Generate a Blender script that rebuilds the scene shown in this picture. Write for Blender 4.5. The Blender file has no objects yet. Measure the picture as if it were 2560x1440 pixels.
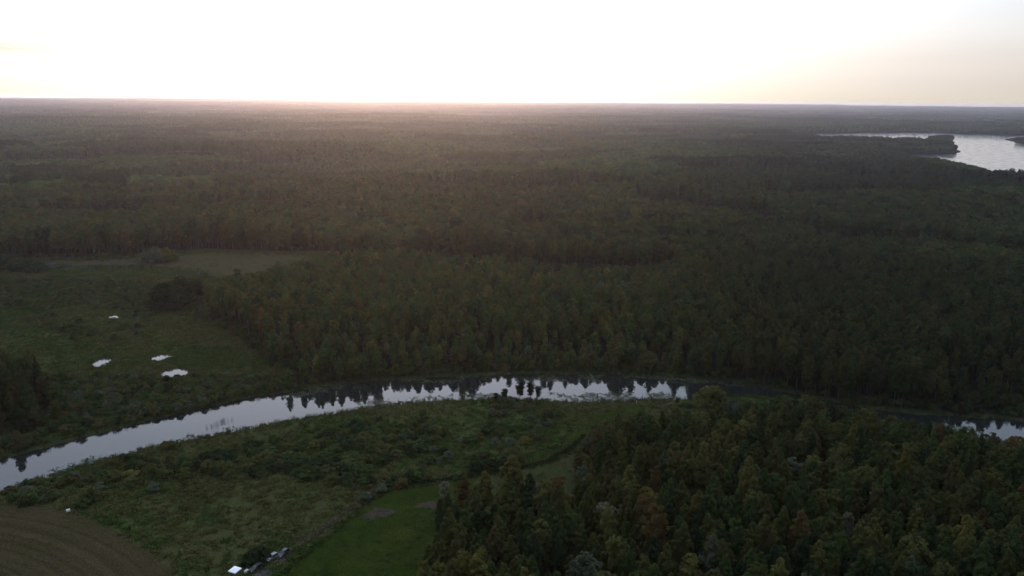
import bpy, math, random
import numpy as np
from mathutils import Matrix, Vector
from mathutils.geometry import tessellate_polygon

sc = bpy.context.scene
col = sc.collection
rng = np.random.default_rng(11)
random.seed(11)
R = math.radians

# ------------------------------------------------------------------ camera
CAM_H, PITCH, ROLL, FPX = 120.0, 14.45, 0.54, 1828.0      # photo pixels, 2560 wide
cd = bpy.data.cameras.new("camera")
cam = bpy.data.objects.new("camera", cd); col.objects.link(cam)
cd.sensor_width = 36.0; cd.lens = 36.0 * FPX / 2560.0
cd.clip_start = 1.0; cd.clip_end = 80000.0
cam.matrix_world = (Matrix.Translation((0, 0, CAM_H)) @ Matrix.Rotation(R(90 - PITCH), 4, 'X') @ Matrix.Rotation(R(ROLL), 4, 'Z'))
sc.camera = cam
CR = np.array(cam.matrix_world.to_3x3())                    # columns: right, up, back

# ------------------------------------------------------------------ sky, sun, exposure
SUN_AZ, SUN_EL = -10.0, 1.6                                 # degrees, azimuth from +Y towards +X
SKY_STRENGTH = 0.12
sundir = Vector((math.sin(R(SUN_AZ)) * math.cos(R(SUN_EL)), math.cos(R(SUN_AZ)) * math.cos(R(SUN_EL)), math.sin(R(SUN_EL))))
world = bpy.data.worlds.new("World"); sc.world = world; world.use_nodes = True
wt = world.node_tree; wn = wt.nodes; wl = wt.links
bg = wn["Background"]; bg.inputs[1].default_value = SKY_STRENGTH
def wnode(t, **k):
    n = wn.new(t)
    for a, b in k.items(): setattr(n, a, b)
    return n
def wmath(op, a, b=None, clamp=False):
    n = wnode("ShaderNodeMath", operation=op, use_clamp=clamp)
    for i, v in enumerate((a, b)):
        if v is None: continue
        if isinstance(v, (int, float)): n.inputs[i].default_value = v
        else: wl.new(v, n.inputs[i])
    return n.outputs[0]
def wcol(colour, fac):
    n = wnode("ShaderNodeVectorMath", operation='SCALE'); n.inputs[0].default_value = colour
    wl.new(fac, n.inputs["Scale"]); return n.outputs[0]
def wadd(a, b):
    n = wnode("ShaderNodeVectorMath", operation='ADD'); wl.new(a, n.inputs[0]); wl.new(b, n.inputs[1]); return n.outputs[0]
sky = wnode("ShaderNodeTexSky", sky_type='NISHITA', sun_disc=False)
sky.sun_elevation = R(SUN_EL); sky.sun_rotation = R(SUN_AZ); sky.air_density = 1.0; sky.dust_density = 4.0; sky.ozone_density = 2.0
tc = wnode("ShaderNodeTexCoord")
nrm = wnode("ShaderNodeVectorMath", operation='NORMALIZE'); wl.new(tc.outputs["Generated"], nrm.inputs[0])
dot = wnode("ShaderNodeVectorMath", operation='DOT_PRODUCT'); wl.new(nrm.outputs[0], dot.inputs[0]); dot.inputs[1].default_value = sundir
ang = wmath('ARCCOSINE', wmath('MINIMUM', wmath('MAXIMUM', dot.outputs["Value"], -1.0), 1.0))
sep = wnode("ShaderNodeSeparateXYZ"); wl.new(nrm.outputs[0], sep.inputs[0])
elev = wmath('MAXIMUM', sep.outputs[2], 0.0)
# thin high veil of cloud: whitish, brightest towards the sun, dimmed and warmed low down by the air
glow_wide = wmath('EXPONENT', wmath('MULTIPLY', ang, -1.0 / R(22)))
glow_near = wmath('EXPONENT', wmath('MULTIPLY', ang, -1.0 / R(9)))
low = wmath('EXPONENT', wmath('MULTIPLY', elev, -1.0 / math.sin(R(6.5))))
high = wmath('SUBTRACT', 1.0, low)
overcast = wmath('MULTIPLY', wmath('MULTIPLY', high, wmath('ADD', wmath('MULTIPLY', elev, 0.80), 0.20)), wmath('ADD', wmath('MULTIPLY', dot.outputs["Value"], 0.40), 0.60))   # brighter overhead and towards the sun, as thin overcast is
veil = wadd(wadd(wcol((1.22, 1.50, 2.00), overcast), wcol((0.54, 0.48, 0.42), low)),
            wadd(wadd(wcol((2.95, 3.3, 4.0), wmath('MULTIPLY', glow_wide, high)), wcol((1.25, 1.15, 0.85), wmath('MULTIPLY', glow_wide, low))), wcol((3.2, 2.6, 1.7), glow_near)))
# thin streaks of thicker cloud low in the sky, greyest to the left of the sunset
mp = wnode("ShaderNodeMapping"); mp.inputs["Scale"].default_value = (2.4, 2.4, 42.0); mp.inputs["Location"].default_value = (0.35, 0.0, 0.6); wl.new(nrm.outputs[0], mp.inputs[0])
cn = wnode("ShaderNodeTexNoise"); cn.inputs["Scale"].default_value = 1.0; cn.inputs["Detail"].default_value = 7.0; wl.new(mp.outputs[0], cn.inputs["Vector"])
def bell(v, centre, width):                                   # 1 at the centre, fading to 0
    q = wmath('DIVIDE', wmath('SUBTRACT', v, centre), width); return wmath('EXPONENT', wmath('MULTIPLY', wmath('MULTIPLY', q, q), -1.0))
azim = wmath('ARCTAN2', sep.outputs[0], sep.outputs[1])
streak = wmath('MULTIPLY', bell(azim, R(-37), R(11)), bell(elev, math.sin(R(3.0)), math.sin(R(0.6))))
shape = wnode("ShaderNodeMapRange"); shape.inputs[1].default_value = 0.35; shape.inputs[2].default_value = 0.62; wl.new(cn.outputs[0], shape.inputs[0])
cloud = wmath('ADD', wmath('MULTIPLY', wmath('MULTIPLY', streak, wmath('ADD', wmath('MULTIPLY', shape.outputs[0], 0.6), 0.4)), 0.42), wmath('MULTIPLY', shape.outputs[0], 0.04))
cloud_gain = wmath('SUBTRACT', 1.0, cloud)
base = wnode("ShaderNodeVectorMath", operation='SCALE'); base.inputs["Scale"].default_value = 0.21; wl.new(sky.outputs[0], base.inputs[0])
total = wadd(base.outputs[0], veil)
fin = wnode("ShaderNodeVectorMath", operation='SCALE'); wl.new(total, fin.inputs[0]); wl.new(cloud_gain, fin.inputs["Scale"])
wl.new(fin.outputs[0], bg.inputs[0])

ld = bpy.data.lights.new("sun", 'SUN'); ld.energy = 0.26; ld.angle = R(0.6); ld.color = (1.0, 0.50, 0.24)
sun = bpy.data.objects.new("sun", ld); col.objects.link(sun)
sun.rotation_euler = (-sundir).to_track_quat('-Z', 'Y').to_euler(); sun.location = (0, 0, 300)

vs = sc.view_settings
vs.view_transform = 'Standard'; vs.look = 'None'; vs.gamma = 1.0; vs.use_curve_mapping = False
vs.exposure = 3.06
HAZE_DENSITY, HAZE_G = 0.000041, 0.70
cy = sc.cycles
cy.max_bounces = 5; cy.diffuse_bounces = 2; cy.glossy_bounces = 3; cy.transmission_bounces = 2; cy.transparent_max_bounces = 4
cy.volume_bounces = 1; cy.caustics_reflective = False; cy.caustics_refractive = False
cy.use_denoising = True; cy.denoiser = 'OPENIMAGEDENOISE'

# ------------------------------------------------------------------ pixels to ground and back
def ground(px, py, z=0.0):
    d = CR @ np.array([(px - 1280) / FPX, (720 - py) / FPX, -1.0])
    t = (z - CAM_H) / d[2]
    return np.array([d[0] * t, d[1] * t])
def gpoly(pts, z=0.0):
    return np.array([ground(p[0], p[1], p[2] if len(p) > 2 else z) for p in pts])
def project(x, y, z):
    v = np.stack([x, y, np.asarray(z) - CAM_H + 0 * x], -1) @ CR
    return 1280 + FPX * v[..., 0] / -v[..., 2], 720 - FPX * v[..., 1] / -v[..., 2]

def densify(p, step, closed=True):
    out = []
    n = len(p)
    for i in range(n if closed else n - 1):
        a, b = p[i], p[(i + 1) % n]
        k = max(1, int(np.linalg.norm(b - a) / step))
        out += [a + (b - a) * t / k for t in range(k)]
    if not closed: out.append(p[-1])
    return np.array(out)
def smooth_poly(p, it=2):                                     # Chaikin corner cutting
    for _ in range(it):
        q = np.roll(p, -1, 0); p = np.stack([.75 * p + .25 * q, .25 * p + .75 * q], 1).reshape(-1, 2)
    return p
def sdf(poly, x, y):                                          # signed distance, negative inside
    x = np.asarray(x, np.float64); y = np.asarray(y, np.float64)
    d2 = np.full(x.shape, 1e18); ins = np.zeros(x.shape, bool)
    for i in range(len(poly)):
        a = poly[i]; b = poly[(i + 1) % len(poly)]; e = b - a
        L = e @ e
        if L < 1e-9: continue
        t = np.clip(((x - a[0]) * e[0] + (y - a[1]) * e[1]) / L, 0, 1)
        d2 = np.minimum(d2, (x - a[0] - e[0] * t) ** 2 + (y - a[1] - e[1] * t) ** 2)
        c = (a[1] > y) != (b[1] > y)
        if abs(e[1]) > 1e-9: ins ^= c & (x < a[0] + (y - a[1]) * e[0] / e[1])
    return np.where(ins, -1, 1) * np.sqrt(d2)
def inside(poly, x, y):
    ins = np.zeros(np.shape(x), bool)
    for i in range(len(poly)):
        a = poly[i]; b = poly[(i + 1) % len(poly)]
        if abs(b[1] - a[1]) < 1e-9: continue
        ins ^= ((a[1] > y) != (b[1] > y)) & (x < a[0] + (y - a[1]) * (b[0] - a[0]) / (b[1] - a[1]))
    return ins
def hash2(ix, iy, s=0):
    h = np.sin(ix * 127.1 + iy * 311.7 + s * 74.7) * 43758.5453
    return h - np.floor(h)
def vnoise(x, y, s=0):
    ix = np.floor(x); iy = np.floor(y); fx = x - ix; fy = y - iy
    fx = fx * fx * (3 - 2 * fx); fy = fy * fy * (3 - 2 * fy)
    a = hash2(ix, iy, s); b = hash2(ix + 1, iy, s); c = hash2(ix, iy + 1, s); d = hash2(ix + 1, iy + 1, s)
    return (a + (b - a) * fx) * (1 - fy) + (c + (d - c) * fx) * fy
def fbm(x, y, s=0, o=4):
    v = 0; a = .5; t = 0
    for k in range(o):
        v = v + a * vnoise(x * 2 ** k, y * 2 ** k, s + k); t += a; a *= .5
    return v / t
def sstep(a, b, x):
    t = np.clip((x - a) / (b - a), 0, 1); return t * t * (3 - 2 * t)

# ------------------------------------------------------------------ the map (outlines taken on the ground)
near_bank = [(-500, 1400), (-250, 1310), (-40, 1242), (0, 1228), (100, 1195), (230, 1156), (400, 1110), (520, 1090), (640, 1065), (800, 1038), (940, 1014), (1040, 1004),
             (1130, 999), (1250, 997), (1340, 997), (1420, 1002), (1500, 1004), (1560, 1000), (1680, 999), (1760, 995), (1830, 991), (1900, 989), (1990, 997),
             (2080, 1018), (2200, 1046), (2330, 1073), (2420, 1086), (2500, 1103), (2620, 1135), (2900, 1230)]
far_bank = [(2900, 1085), (2620, 1056), (2500, 1044), (2420, 1041), (2300, 1031), (2200, 1021), (2100, 1006), (2000, 984), (1900, 963), (1800, 948), (1700, 939), (1600, 934), (1400, 931),
            (1200, 934), (1000, 944), (860, 956), (780, 964), (730, 974), (680, 982), (600, 994), (500, 1019), (400, 1040), (300, 1066), (240, 1081), (130, 1108), (60, 1126),
            (0, 1143), (-40, 1154), (-250, 1220), (-500, 1300)]
RIVER = smooth_poly(gpoly(near_bank + far_bank), 1)
lake_px = [(2000, 336, 0), (2062, 334, 0), (2140, 332, 0), (2300, 331.5, 0), (2400, 334, 0), (2520, 338, 0), (2700, 342, 0), (2900, 350, 0), (2900, 440, 16), (2700, 437, 16), (2560, 433, 16), (2500, 432, 16), (2478, 420, 16),
           (2400, 402, 16), (2356, 391, 16), (2300, 388, 16), (2262, 387, 14), (2262, 384, 0), (2330, 385, 0), (2380, 384, 0), (2400, 379, 0), (2384, 372, 0), (2376, 366, 3),
           (2388, 341, 13), (2330, 343, 13), (2290, 349, 14), (2200, 348, 16), (2150, 343, 18), (2080, 341, 19), (2045, 340, 18)]
LAKE = smooth_poly(gpoly(lake_px), 1)
SPIT = gpoly([(2512, 348), (2538, 356), (2600, 366), (2800, 374), (2800, 345), (2600, 341), (2540, 344)])
LAKE_IN = None
ponds_px = [((253, 906), 19, 7.5, 0.25), ((402, 894), 20, 5.5, 0.1), ((436, 932), 27, 8.5, 0.12), ((284, 792), 10, 2.2, 0.0), ((404, 698), 8, 1.8, 0.0), ((241, 984), 3.5, 1.6, 0.0)]
PONDS = []
for (c, a, b, tilt) in ponds_px:
    k = np.linspace(0, 2 * math.pi, 22, endpoint=False)
    wob = 1.16 + .07 * np.sin(2 * k + a) + .09 * np.sin(3 * k + 2 * a) + .05 * np.sin(5 * k + a)
    PONDS.append(gpoly([(c[0] + a * math.cos(t) * w, c[1] - b * math.sin(t) * w - tilt * a * math.cos(t) * w) for t, w in zip(k, wob)]))
f1_left = [(738, 968), (720, 940), (690, 900), (640, 860), (590, 824), (540, 795), (512, 778)]
f1_back = [(505, 712), (560, 694), (700, 660), (790, 636), (870, 616), (960, 618), (1080, 630), (1200, 643), (1320, 655), (1480, 663), (1600, 665), (1690, 648)]
f2_base = [(1690, 655), (1600, 673), (1400, 667), (1200, 655), (1000, 641), (800, 628), (700, 628), (520, 622), (400, 630), (250, 641), (110, 642), (-200, 652), (-800, 690)]
MARSH = np.concatenate([gpoly([(x, y - 4) for x, y in far_bank[17:]]), gpoly([(-900, 1300)]), gpoly(f2_base[::-1]), gpoly(f1_back[::-1], 19), gpoly(f1_left[::-1])])
NEAR_OPEN = gpoly([(-1500, 2600), (-500, 1290)] + [(x, y - 14) for x, y in near_bank[1:]] + [(3600, 1700), (3600, 3000), (1280, 5000)])
wood_px = [(1040, 1700, 0), (1062, 1560, 0), (1078, 1440, 0), (1092, 1380, 0), (1106, 1335, 0), (1130, 1310, 0), (1128, 1245, 12), (1180, 1218, 13), (1240, 1195, 15), (1300, 1195, 15), (1340, 1205, 14), (1400, 1205, 13),
           (1445, 1195, 12), (1440, 1140, 12), (1462, 1095, 11), (1500, 1066, 10), (1600, 1052, 10), (1700, 1026, 12), (1770, 1000, 15), (1840, 1012, 13), (1920, 1016, 8), (2000, 1020, 5),
           (2100, 1040, 5), (2250, 1076, 5), (2400, 1104, 5), (2500, 1128, 5), (2700, 1180, 5), (3300, 1420, 8), (3300, 2400, 0), (1100, 2400, 0)]
WOOD = gpoly(wood_px)
glade2 = gpoly([(1690, 522, 0), (1790, 540, 0), (1900, 548, 0), (1960, 556, 0), (1880, 534, 0), (1780, 524, 0)])
glade2 = glade2 * 1.0
GAPS = [gpoly(g, 10) for g in ([(1640, 498), (1750, 520), (1900, 546)], [(2000, 492), (2150, 487), (2330, 500), (2560, 520)], [(-60, 482), (300, 471), (560, 480)], [(1100, 470), (1300, 478), (1500, 470)],
        [(2100, 585), (2300, 600), (2600, 640)], [(200, 520), (420, 528), (640, 520)], [(1500, 420), (1800, 428), (2050, 420)], [(2150, 445), (2350, 452), (2600, 470)], [(600, 420), (900, 428), (1150, 420)], [(0, 400), (400, 392), (700, 400)], [(1350, 560), (1500, 572), (1640, 560)])]
def gap(x, y, w=20):
    m = np.zeros(x.shape, bool)
    for g in GAPS:
        c = g.mean(0); ww = w * (1 + np.hypot(*c) / 900)
        for a, b in zip(g[:-1], g[1:]):
            e = b - a; t = np.clip(((x - a[0]) * e[0] + (y - a[1]) * e[1]) / (e @ e), 0, 1)
            d = np.hypot(x - a[0] - e[0] * t, (y - a[1] - e[1] * t)); m |= d < ww * (.25 + 1.5 * fbm(x / 45, y / 45, 73))
    return m
LEFT_GROVE = gpoly([(-300, 1080), (-240, 950), (20, 945), (90, 975), (150, 1025), (170, 1050), (60, 1085), (-100, 1120)])
MEADOW = gpoly([(700, 1440), (716, 1420), (770, 1372), (830, 1330), (885, 1284), (925, 1248), (960, 1228), (1020, 1216), (1090, 1208), (1160, 1196), (1300, 1172), (1380, 1152), (1425, 1128), (1448, 1125), (1450, 1180), (1440, 1260), (1200, 1330), (1180, 1440), (1160, 1600), (640, 1600)])
FIELD = gpoly([(-300, 1275), (-20, 1264), (40, 1261), (110, 1264), (180, 1278), (255, 1308), (330, 1352), (395, 1398), (450, 1445), (520, 1540), (400, 1800), (-900, 1800), (-900, 1300)])
SCRUB = gpoly([(480, 1150), (640, 1112), (760, 1090), (860, 1062), (960, 1040), (1060, 1045), (1110, 1090), (1060, 1130), (980, 1160), (930, 1208), (860, 1215), (760, 1196), (640, 1190), (560, 1192), (400, 1200), (290, 1195), (340, 1172)])

stand_seed = np.stack([rng.uniform(-2600, 2600, 900), rng.uniform(150, 4200, 900)], 1)
stand_h = rng.uniform(15.5, 24.5, 900); stand_t = rng.uniform(0, 1, 900)
def stand(x, y):
    wx = x + 45 * (fbm(x / 70, y / 70, 5) - .5) * 2; wy = y + 45 * (fbm(x / 70, y / 70, 9) - .5) * 2
    best = np.full(x.shape, 1e18); idx = np.zeros(x.shape, int)
    for i in range(len(stand_seed)):
        d = (wx - stand_seed[i, 0]) ** 2 + (wy - stand_seed[i, 1]) ** 2
        m = d < best; best[m] = d[m]; idx[m] = i
    return idx

def terrain(x, y):
    r = np.hypot(x, y)
    h = (fbm(x / 900, y / 900, 31) - .5) * 22 * sstep(900, 3500, r) + (fbm(x / 3600, y / 3600, 37) - .5) * 50 * sstep(4000, 14000, r) + 34 * sstep(7000, 21000, r) + (fbm(x / 420, y / 210, 41, 3) - .5) * 36 * sstep(600, 1200, r) * (1 - .5 * sstep(3000, 7000, r))
    m = (r > 800) & (r < 7000)
    if m.any():
        d = sdf(LAKE, x[m], y[m]); h[m] *= sstep(60, 600, d)
        h[m] = np.where(d < 160, np.maximum(h[m], 1.4 * sstep(-12, 40, d)) , h[m])
        h[m] = np.where(d < 0, -3.0 * sstep(0, -25, d), h[m])
        s = sdf(SPIT, x[m], y[m]); h[m] = np.where(s < 0, 1.5, h[m])
    return h

# ------------------------------------------------------------------ helpers: meshes, objects, materials
def mesh_np(name, verts, quads=None, tris=None, mats=(), matidx=None, smooth=False):
    me = bpy.data.meshes.new(name)
    verts = np.asarray(verts, np.float32)
    q = np.zeros((0, 4), np.int32) if quads is None else np.asarray(quads, np.int32)
    t = np.zeros((0, 3), np.int32) if tris is None else np.asarray(tris, np.int32)
    me.vertices.add(len(verts)); me.vertices.foreach_set("co", verts.ravel())
    loops = np.concatenate([q.ravel(), t.ravel()]); me.loops.add(len(loops)); me.loops.foreach_set("vertex_index", loops)
    nf = len(q) + len(t); me.polygons.add(nf)
    start = np.concatenate([np.arange(len(q)) * 4, len(q) * 4 + np.arange(len(t)) * 3]).astype(np.int32)
    me.polygons.foreach_set("loop_start", start)
    if matidx is not None: me.polygons.foreach_set("material_index", np.asarray(matidx, np.int32))
    me.polygons.foreach_set("use_smooth", np.full(nf, smooth))
    for m in mats: me.materials.append(m)
    me.update(calc_edges=True); return me
def obj(name, me, parent=None, loc=None):
    o = bpy.data.objects.new(name, me); col.objects.link(o)
    if parent is not None: o.parent = parent
    if loc is not None: o.location = loc
    return o
def tag(o, label=None, cat=None, group=None, kind=None):
    if label: o["label"] = label
    if cat: o["category"] = cat
    if group: o["group"] = group
    if kind: o["kind"] = kind
    return o
def empty(name, loc, rz=0.0, scale=(1, 1, 1)):
    o = bpy.data.objects.new(name, None); col.objects.link(o); o.empty_display_size = 0.2
    o.location = loc; o.rotation_euler = (0, 0, rz); o.scale = scale; return o

class MB:                                                     # collects boxes, tubes, discs into one mesh
    def __init__(s): s.v = []; s.f = []
    def add(s, vs_, fs_):
        n = len(s.v); s.v += [tuple(v) for v in vs_]; s.f += [tuple(i + n for i in f) for f in fs_]
    def box(s, c, d, taper=1.0):
        x, y, z = c; a, b, h = d[0] / 2, d[1] / 2, d[2] / 2
        s.add([(x - a, y - b, z - h), (x + a, y - b, z - h), (x + a, y + b, z - h), (x - a, y + b, z - h),
               (x - a * taper, y - b * taper, z + h), (x + a * taper, y - b * taper, z + h), (x + a * taper, y + b * taper, z + h), (x - a * taper, y + b * taper, z + h)],
              [(3, 2, 1, 0), (4, 5, 6, 7), (0, 1, 5, 4), (1, 2, 6, 5), (2, 3, 7, 6), (3, 0, 4, 7)])
    def tube(s, pts, rad, n=6):
        rings = []
        for i, p in enumerate(pts):
            p = Vector(p); d = Vector(pts[min(i + 1, len(pts) - 1)]) - Vector(pts[max(i - 1, 0)]); d.normalize()
            u = d.orthogonal().normalized(); w = d.cross(u)
            rings.append([p + (u * math.cos(2 * math.pi * k / n) + w * math.sin(2 * math.pi * k / n)) * rad[i] for k in range(n)])
        vs_ = [v for r in rings for v in r]; fs_ = []
        for i in range(len(pts) - 1):
            for k in range(n): fs_.append((i * n + k, i * n + (k + 1) % n, (i + 1) * n + (k + 1) % n, (i + 1) * n + k))
        fs_.append(tuple(range(n))[::-1]); fs_.append(tuple((len(pts) - 1) * n + k for k in range(n)))
        s.add(vs_, fs_)
    def mesh(s, name, mat, smooth=False):
        me = bpy.data.meshes.new(name); me.from_pydata(s.v, [], s.f); me.materials.append(mat)
        me.polygons.foreach_set("use_smooth", [smooth] * len(me.polygons)); me.update(); return me
    def build(s, name, mat, parent=None, loc=None, smooth=False): return obj(name, s.mesh(name, mat, smooth), parent, loc)

def material(name):
    m = bpy.data.materials.new(name); m.use_nodes = True; t = m.node_tree; t.nodes.clear()
    out = t.nodes.new("ShaderNodeOutputMaterial"); return m, t, out
def N(t, kind, **inp):
    n = t.nodes.new(kind)
    for k, v in inp.items():
        if hasattr(n, k) and k not in ("Scale",): setattr(n, k, v)
        else: n.inputs[k.replace("_", " ")].default_value = v
    return n
def principled(name, colour, rough=0.6, metal=0.0, spec=0.5, noise=0.0, scale=8.0):
    m, t, out = material(name)
    b = N(t, "ShaderNodeBsdfPrincipled"); b.inputs["Roughness"].default_value = rough; b.inputs["Metallic"].default_value = metal
    b.inputs["Specular IOR Level"].default_value = spec
    if noise:
        tx = N(t, "ShaderNodeTexCoord"); nz = N(t, "ShaderNodeTexNoise"); nz.inputs["Scale"].default_value = scale; nz.inputs["Detail"].default_value = 5
        t.links.new(tx.outputs["Object"], nz.inputs["Vector"])
        mr = N(t, "ShaderNodeMapRange"); mr.inputs[3].default_value = 1 - noise; mr.inputs[4].default_value = 1 + noise; mr.inputs[1].default_value = .3; mr.inputs[2].default_value = .7
        t.links.new(nz.outputs[0], mr.inputs[0])
        s = N(t, "ShaderNodeVectorMath", operation='SCALE'); s.inputs[0].default_value = colour; t.links.new(mr.outputs[0], s.inputs["Scale"])
        t.links.new(s.outputs[0], b.inputs["Base Color"])
    else: b.inputs["Base Color"].default_value = (*colour, 1)
    t.links.new(b.outputs[0], out.inputs[0]); return m
def leaf_material(name, default=None, transl=0.35):
    m, t, out = material(name); L = t.links.new
    a = N(t, "ShaderNodeAttribute"); a.attribute_type = 'INSTANCER'; a.attribute_name = "tint"
    f = N(t, "ShaderNodeAttribute"); f.attribute_name = "shade"
    oi = N(t, "ShaderNodeObjectInfo")
    r1 = N(t, "ShaderNodeMapRange"); r1.inputs[3].default_value = 0.60; r1.inputs[4].default_value = 1.4; L(f.outputs["Fac"], r1.inputs[0])
    r2 = N(t, "ShaderNodeMapRange"); r2.inputs[3].default_value = 0.82; r2.inputs[4].default_value = 1.18; L(oi.outputs["Random"], r2.inputs[0])
    mu = N(t, "ShaderNodeMath", operation='MULTIPLY'); L(r1.outputs[0], mu.inputs[0]); L(r2.outputs[0], mu.inputs[1])
    s = N(t, "ShaderNodeVectorMath", operation='SCALE'); L(a.outputs["Vector"], s.inputs[0]); L(mu.outputs[0], s.inputs["Scale"])
    d = N(t, "ShaderNodeBsdfDiffuse"); tr = N(t, "ShaderNodeBsdfTranslucent"); mx = N(t, "ShaderNodeMixShader"); mx.inputs[0].default_value = transl
    L(s.outputs[0], d.inputs[0]); L(s.outputs[0], tr.inputs[0]); L(d.outputs[0], mx.inputs[1]); L(tr.outputs[0], mx.inputs[2]); L(mx.outputs[0], out.inputs[0])
    return m
def ground_material(name, cols, scale=(0.02, 0.25, 2.0), forest=False, mow=None):
    # cols: three colours mixed by broad, middling and fine noise
    m, t, out = material(name); L = t.links.new
    g = N(t, "ShaderNodeNewGeometry")
    ns = []
    for i, s in enumerate(scale):
        n = N(t, "ShaderNodeTexNoise"); n.inputs["Scale"].default_value = s; n.inputs["Detail"].default_value = 5; n.inputs["Roughness"].default_value = .6
        L(g.outputs["Position"], n.inputs["Vector"])
        mr = N(t, "ShaderNodeMapRange"); mr.inputs[1].default_value = .38; mr.inputs[2].default_value = .62; L(n.outputs[0], mr.inputs[0]); ns.append(mr.outputs[0])
    m1 = N(t, "ShaderNodeMix", data_type='RGBA'); m1.inputs[6].default_value = (*cols[0], 1); m1.inputs[7].default_value = (*cols[1], 1); L(ns[0], m1.inputs[0])
    k = N(t, "ShaderNodeMath", operation='MULTIPLY'); L(ns[1], k.inputs[0]); k.inputs[1].default_value = .6
    m2 = N(t, "ShaderNodeMix", data_type='RGBA'); L(m1.outputs[2], m2.inputs[6]); m2.inputs[7].default_value = (*cols[2], 1); L(k.outputs[0], m2.inputs[0])
    fr = N(t, "ShaderNodeMapRange"); fr.inputs[3].default_value = .7; fr.inputs[4].default_value = 1.3; L(ns[2], fr.inputs[0])
    s = N(t, "ShaderNodeVectorMath", operation='SCALE'); L(m2.outputs[2], s.inputs[0]); L(fr.outputs[0], s.inputs["Scale"])
    c = s.outputs[0]
    if mow is not None:                                       # mowing swaths: rings round a point
        sub = N(t, "ShaderNodeVectorMath", operation='DISTANCE'); L(g.outputs["Position"], sub.inputs[0]); sub.inputs[1].default_value = (mow[0], mow[1], 0)
        wb = N(t, "ShaderNodeMath", operation='MULTIPLY_ADD'); L(ns[1], wb.inputs[0]); wb.inputs[1].default_value = .5; L(sub.outputs["Value"], wb.inputs[2])
        cb = N(t, "ShaderNodeCombineXYZ"); L(wb.outputs[0], cb.inputs[0])
        wv = N(t, "ShaderNodeTexNoise"); wv.noise_dimensions = '1D'; wv.inputs["Scale"].default_value = .45; wv.inputs["Detail"].default_value = 3; L(wb.outputs[0], wv.inputs["W"])
        mr = N(t, "ShaderNodeMapRange"); mr.inputs[1].default_value = .35; mr.inputs[2].default_value = .65; mr.inputs[3].default_value = .84; mr.inputs[4].default_value = 1.14; L(wv.outputs[0], mr.inputs[0])
        s2 = N(t, "ShaderNodeVectorMath", operation='SCALE'); L(c, s2.inputs[0]); L(mr.outputs[0], s2.inputs["Scale"]); c = s2.outputs[0]
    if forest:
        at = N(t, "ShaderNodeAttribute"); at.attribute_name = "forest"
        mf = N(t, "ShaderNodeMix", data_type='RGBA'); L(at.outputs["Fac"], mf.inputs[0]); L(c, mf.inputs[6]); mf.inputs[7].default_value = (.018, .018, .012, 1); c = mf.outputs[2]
    d = N(t, "ShaderNodeBsdfDiffuse"); L(c, d.inputs[0])
    bp = N(t, "ShaderNodeBump"); bp.inputs["Strength"].default_value = .5; bp.inputs["Distance"].default_value = .25; L(ns[2], bp.inputs["Height"]); L(bp.outputs[0], d.inputs["Normal"])
    L(d.outputs[0], out.inputs[0]); return m
def water_material(name, rough, ripple, scale, weed=0.0):
    m, t, out = material(name); L = t.links.new
    b = N(t, "ShaderNodeBsdfPrincipled"); b.inputs["Base Color"].default_value = (.012, .014, .012, 1); b.inputs["IOR"].default_value = 1.34; b.inputs["Roughness"].default_value = rough
    g = N(t, "ShaderNodeNewGeometry")
    n = N(t, "ShaderNodeTexNoise"); n.inputs["Scale"].default_value = scale; n.inputs["Detail"].default_value = 3; L(g.outputs["Position"], n.inputs["Vector"])
    bp = N(t, "ShaderNodeBump"); bp.inputs["Strength"].default_value = 1.0; bp.inputs["Distance"].default_value = ripple; L(n.outputs[0], bp.inputs["Height"]); L(bp.outputs[0], b.inputs["Normal"])
    n2 = N(t, "ShaderNodeTexNoise"); n2.inputs["Scale"].default_value = .06; n2.inputs["Detail"].default_value = 5; L(g.outputs["Position"], n2.inputs["Vector"])
    mr = N(t, "ShaderNodeMapRange"); mr.inputs[1].default_value = .42; mr.inputs[2].default_value = .62; mr.inputs[3].default_value = rough * .4; mr.inputs[4].default_value = rough * 1.8; L(n2.outputs[0], mr.inputs[0]); L(mr.outputs[0], b.inputs["Roughness"])
    L(b.outputs[0], out.inputs[0]); return m

def mow_centre():                                             # centre of the circle the field's edge follows
    a, b, c = ground(20, 1262), ground(255, 1308), ground(450, 1445)
    A = 2 * np.array([b - a, c - a]); return np.linalg.solve(A, np.array([b @ b - a @ a, c @ c - a @ a]))
M_leaf = leaf_material("foliage")
M_bark = principled("bark", (.07, .06, .05), .9, noise=.35, scale=3)
M_birch = principled("birch_bark", (.10, .097, .09), .8, noise=.5, scale=1.6)
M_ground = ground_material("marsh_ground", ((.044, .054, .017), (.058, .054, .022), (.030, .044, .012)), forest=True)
M_field = ground_material("mown_field", ((.044, .034, .017), (.034, .031, .012), (.053, .040, .020)), (.05, .3, 1.8), mow=mow_centre())
M_meadow = ground_material("meadow_grass", ((.019, .034, .005), (.030, .036, .007), (.014, .025, .004)), (.045, .16, 1.6))
M_road = ground_material("dirt", ((.075, .066, .062), (.060, .052, .050), (.090, .080, .074)), (.1, .5, 3))
M_soil = ground_material("bare_soil", ((.048, .036, .026), (.036, .029, .020), (.064, .049, .037)), (.1, .6, 3))
M_river = water_material("river_water", .035, .010, .55)
M_pond = water_material("pond_water", .01, .001, .5)
M_lake = water_material("lake_water", .14, .006, .10)

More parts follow.
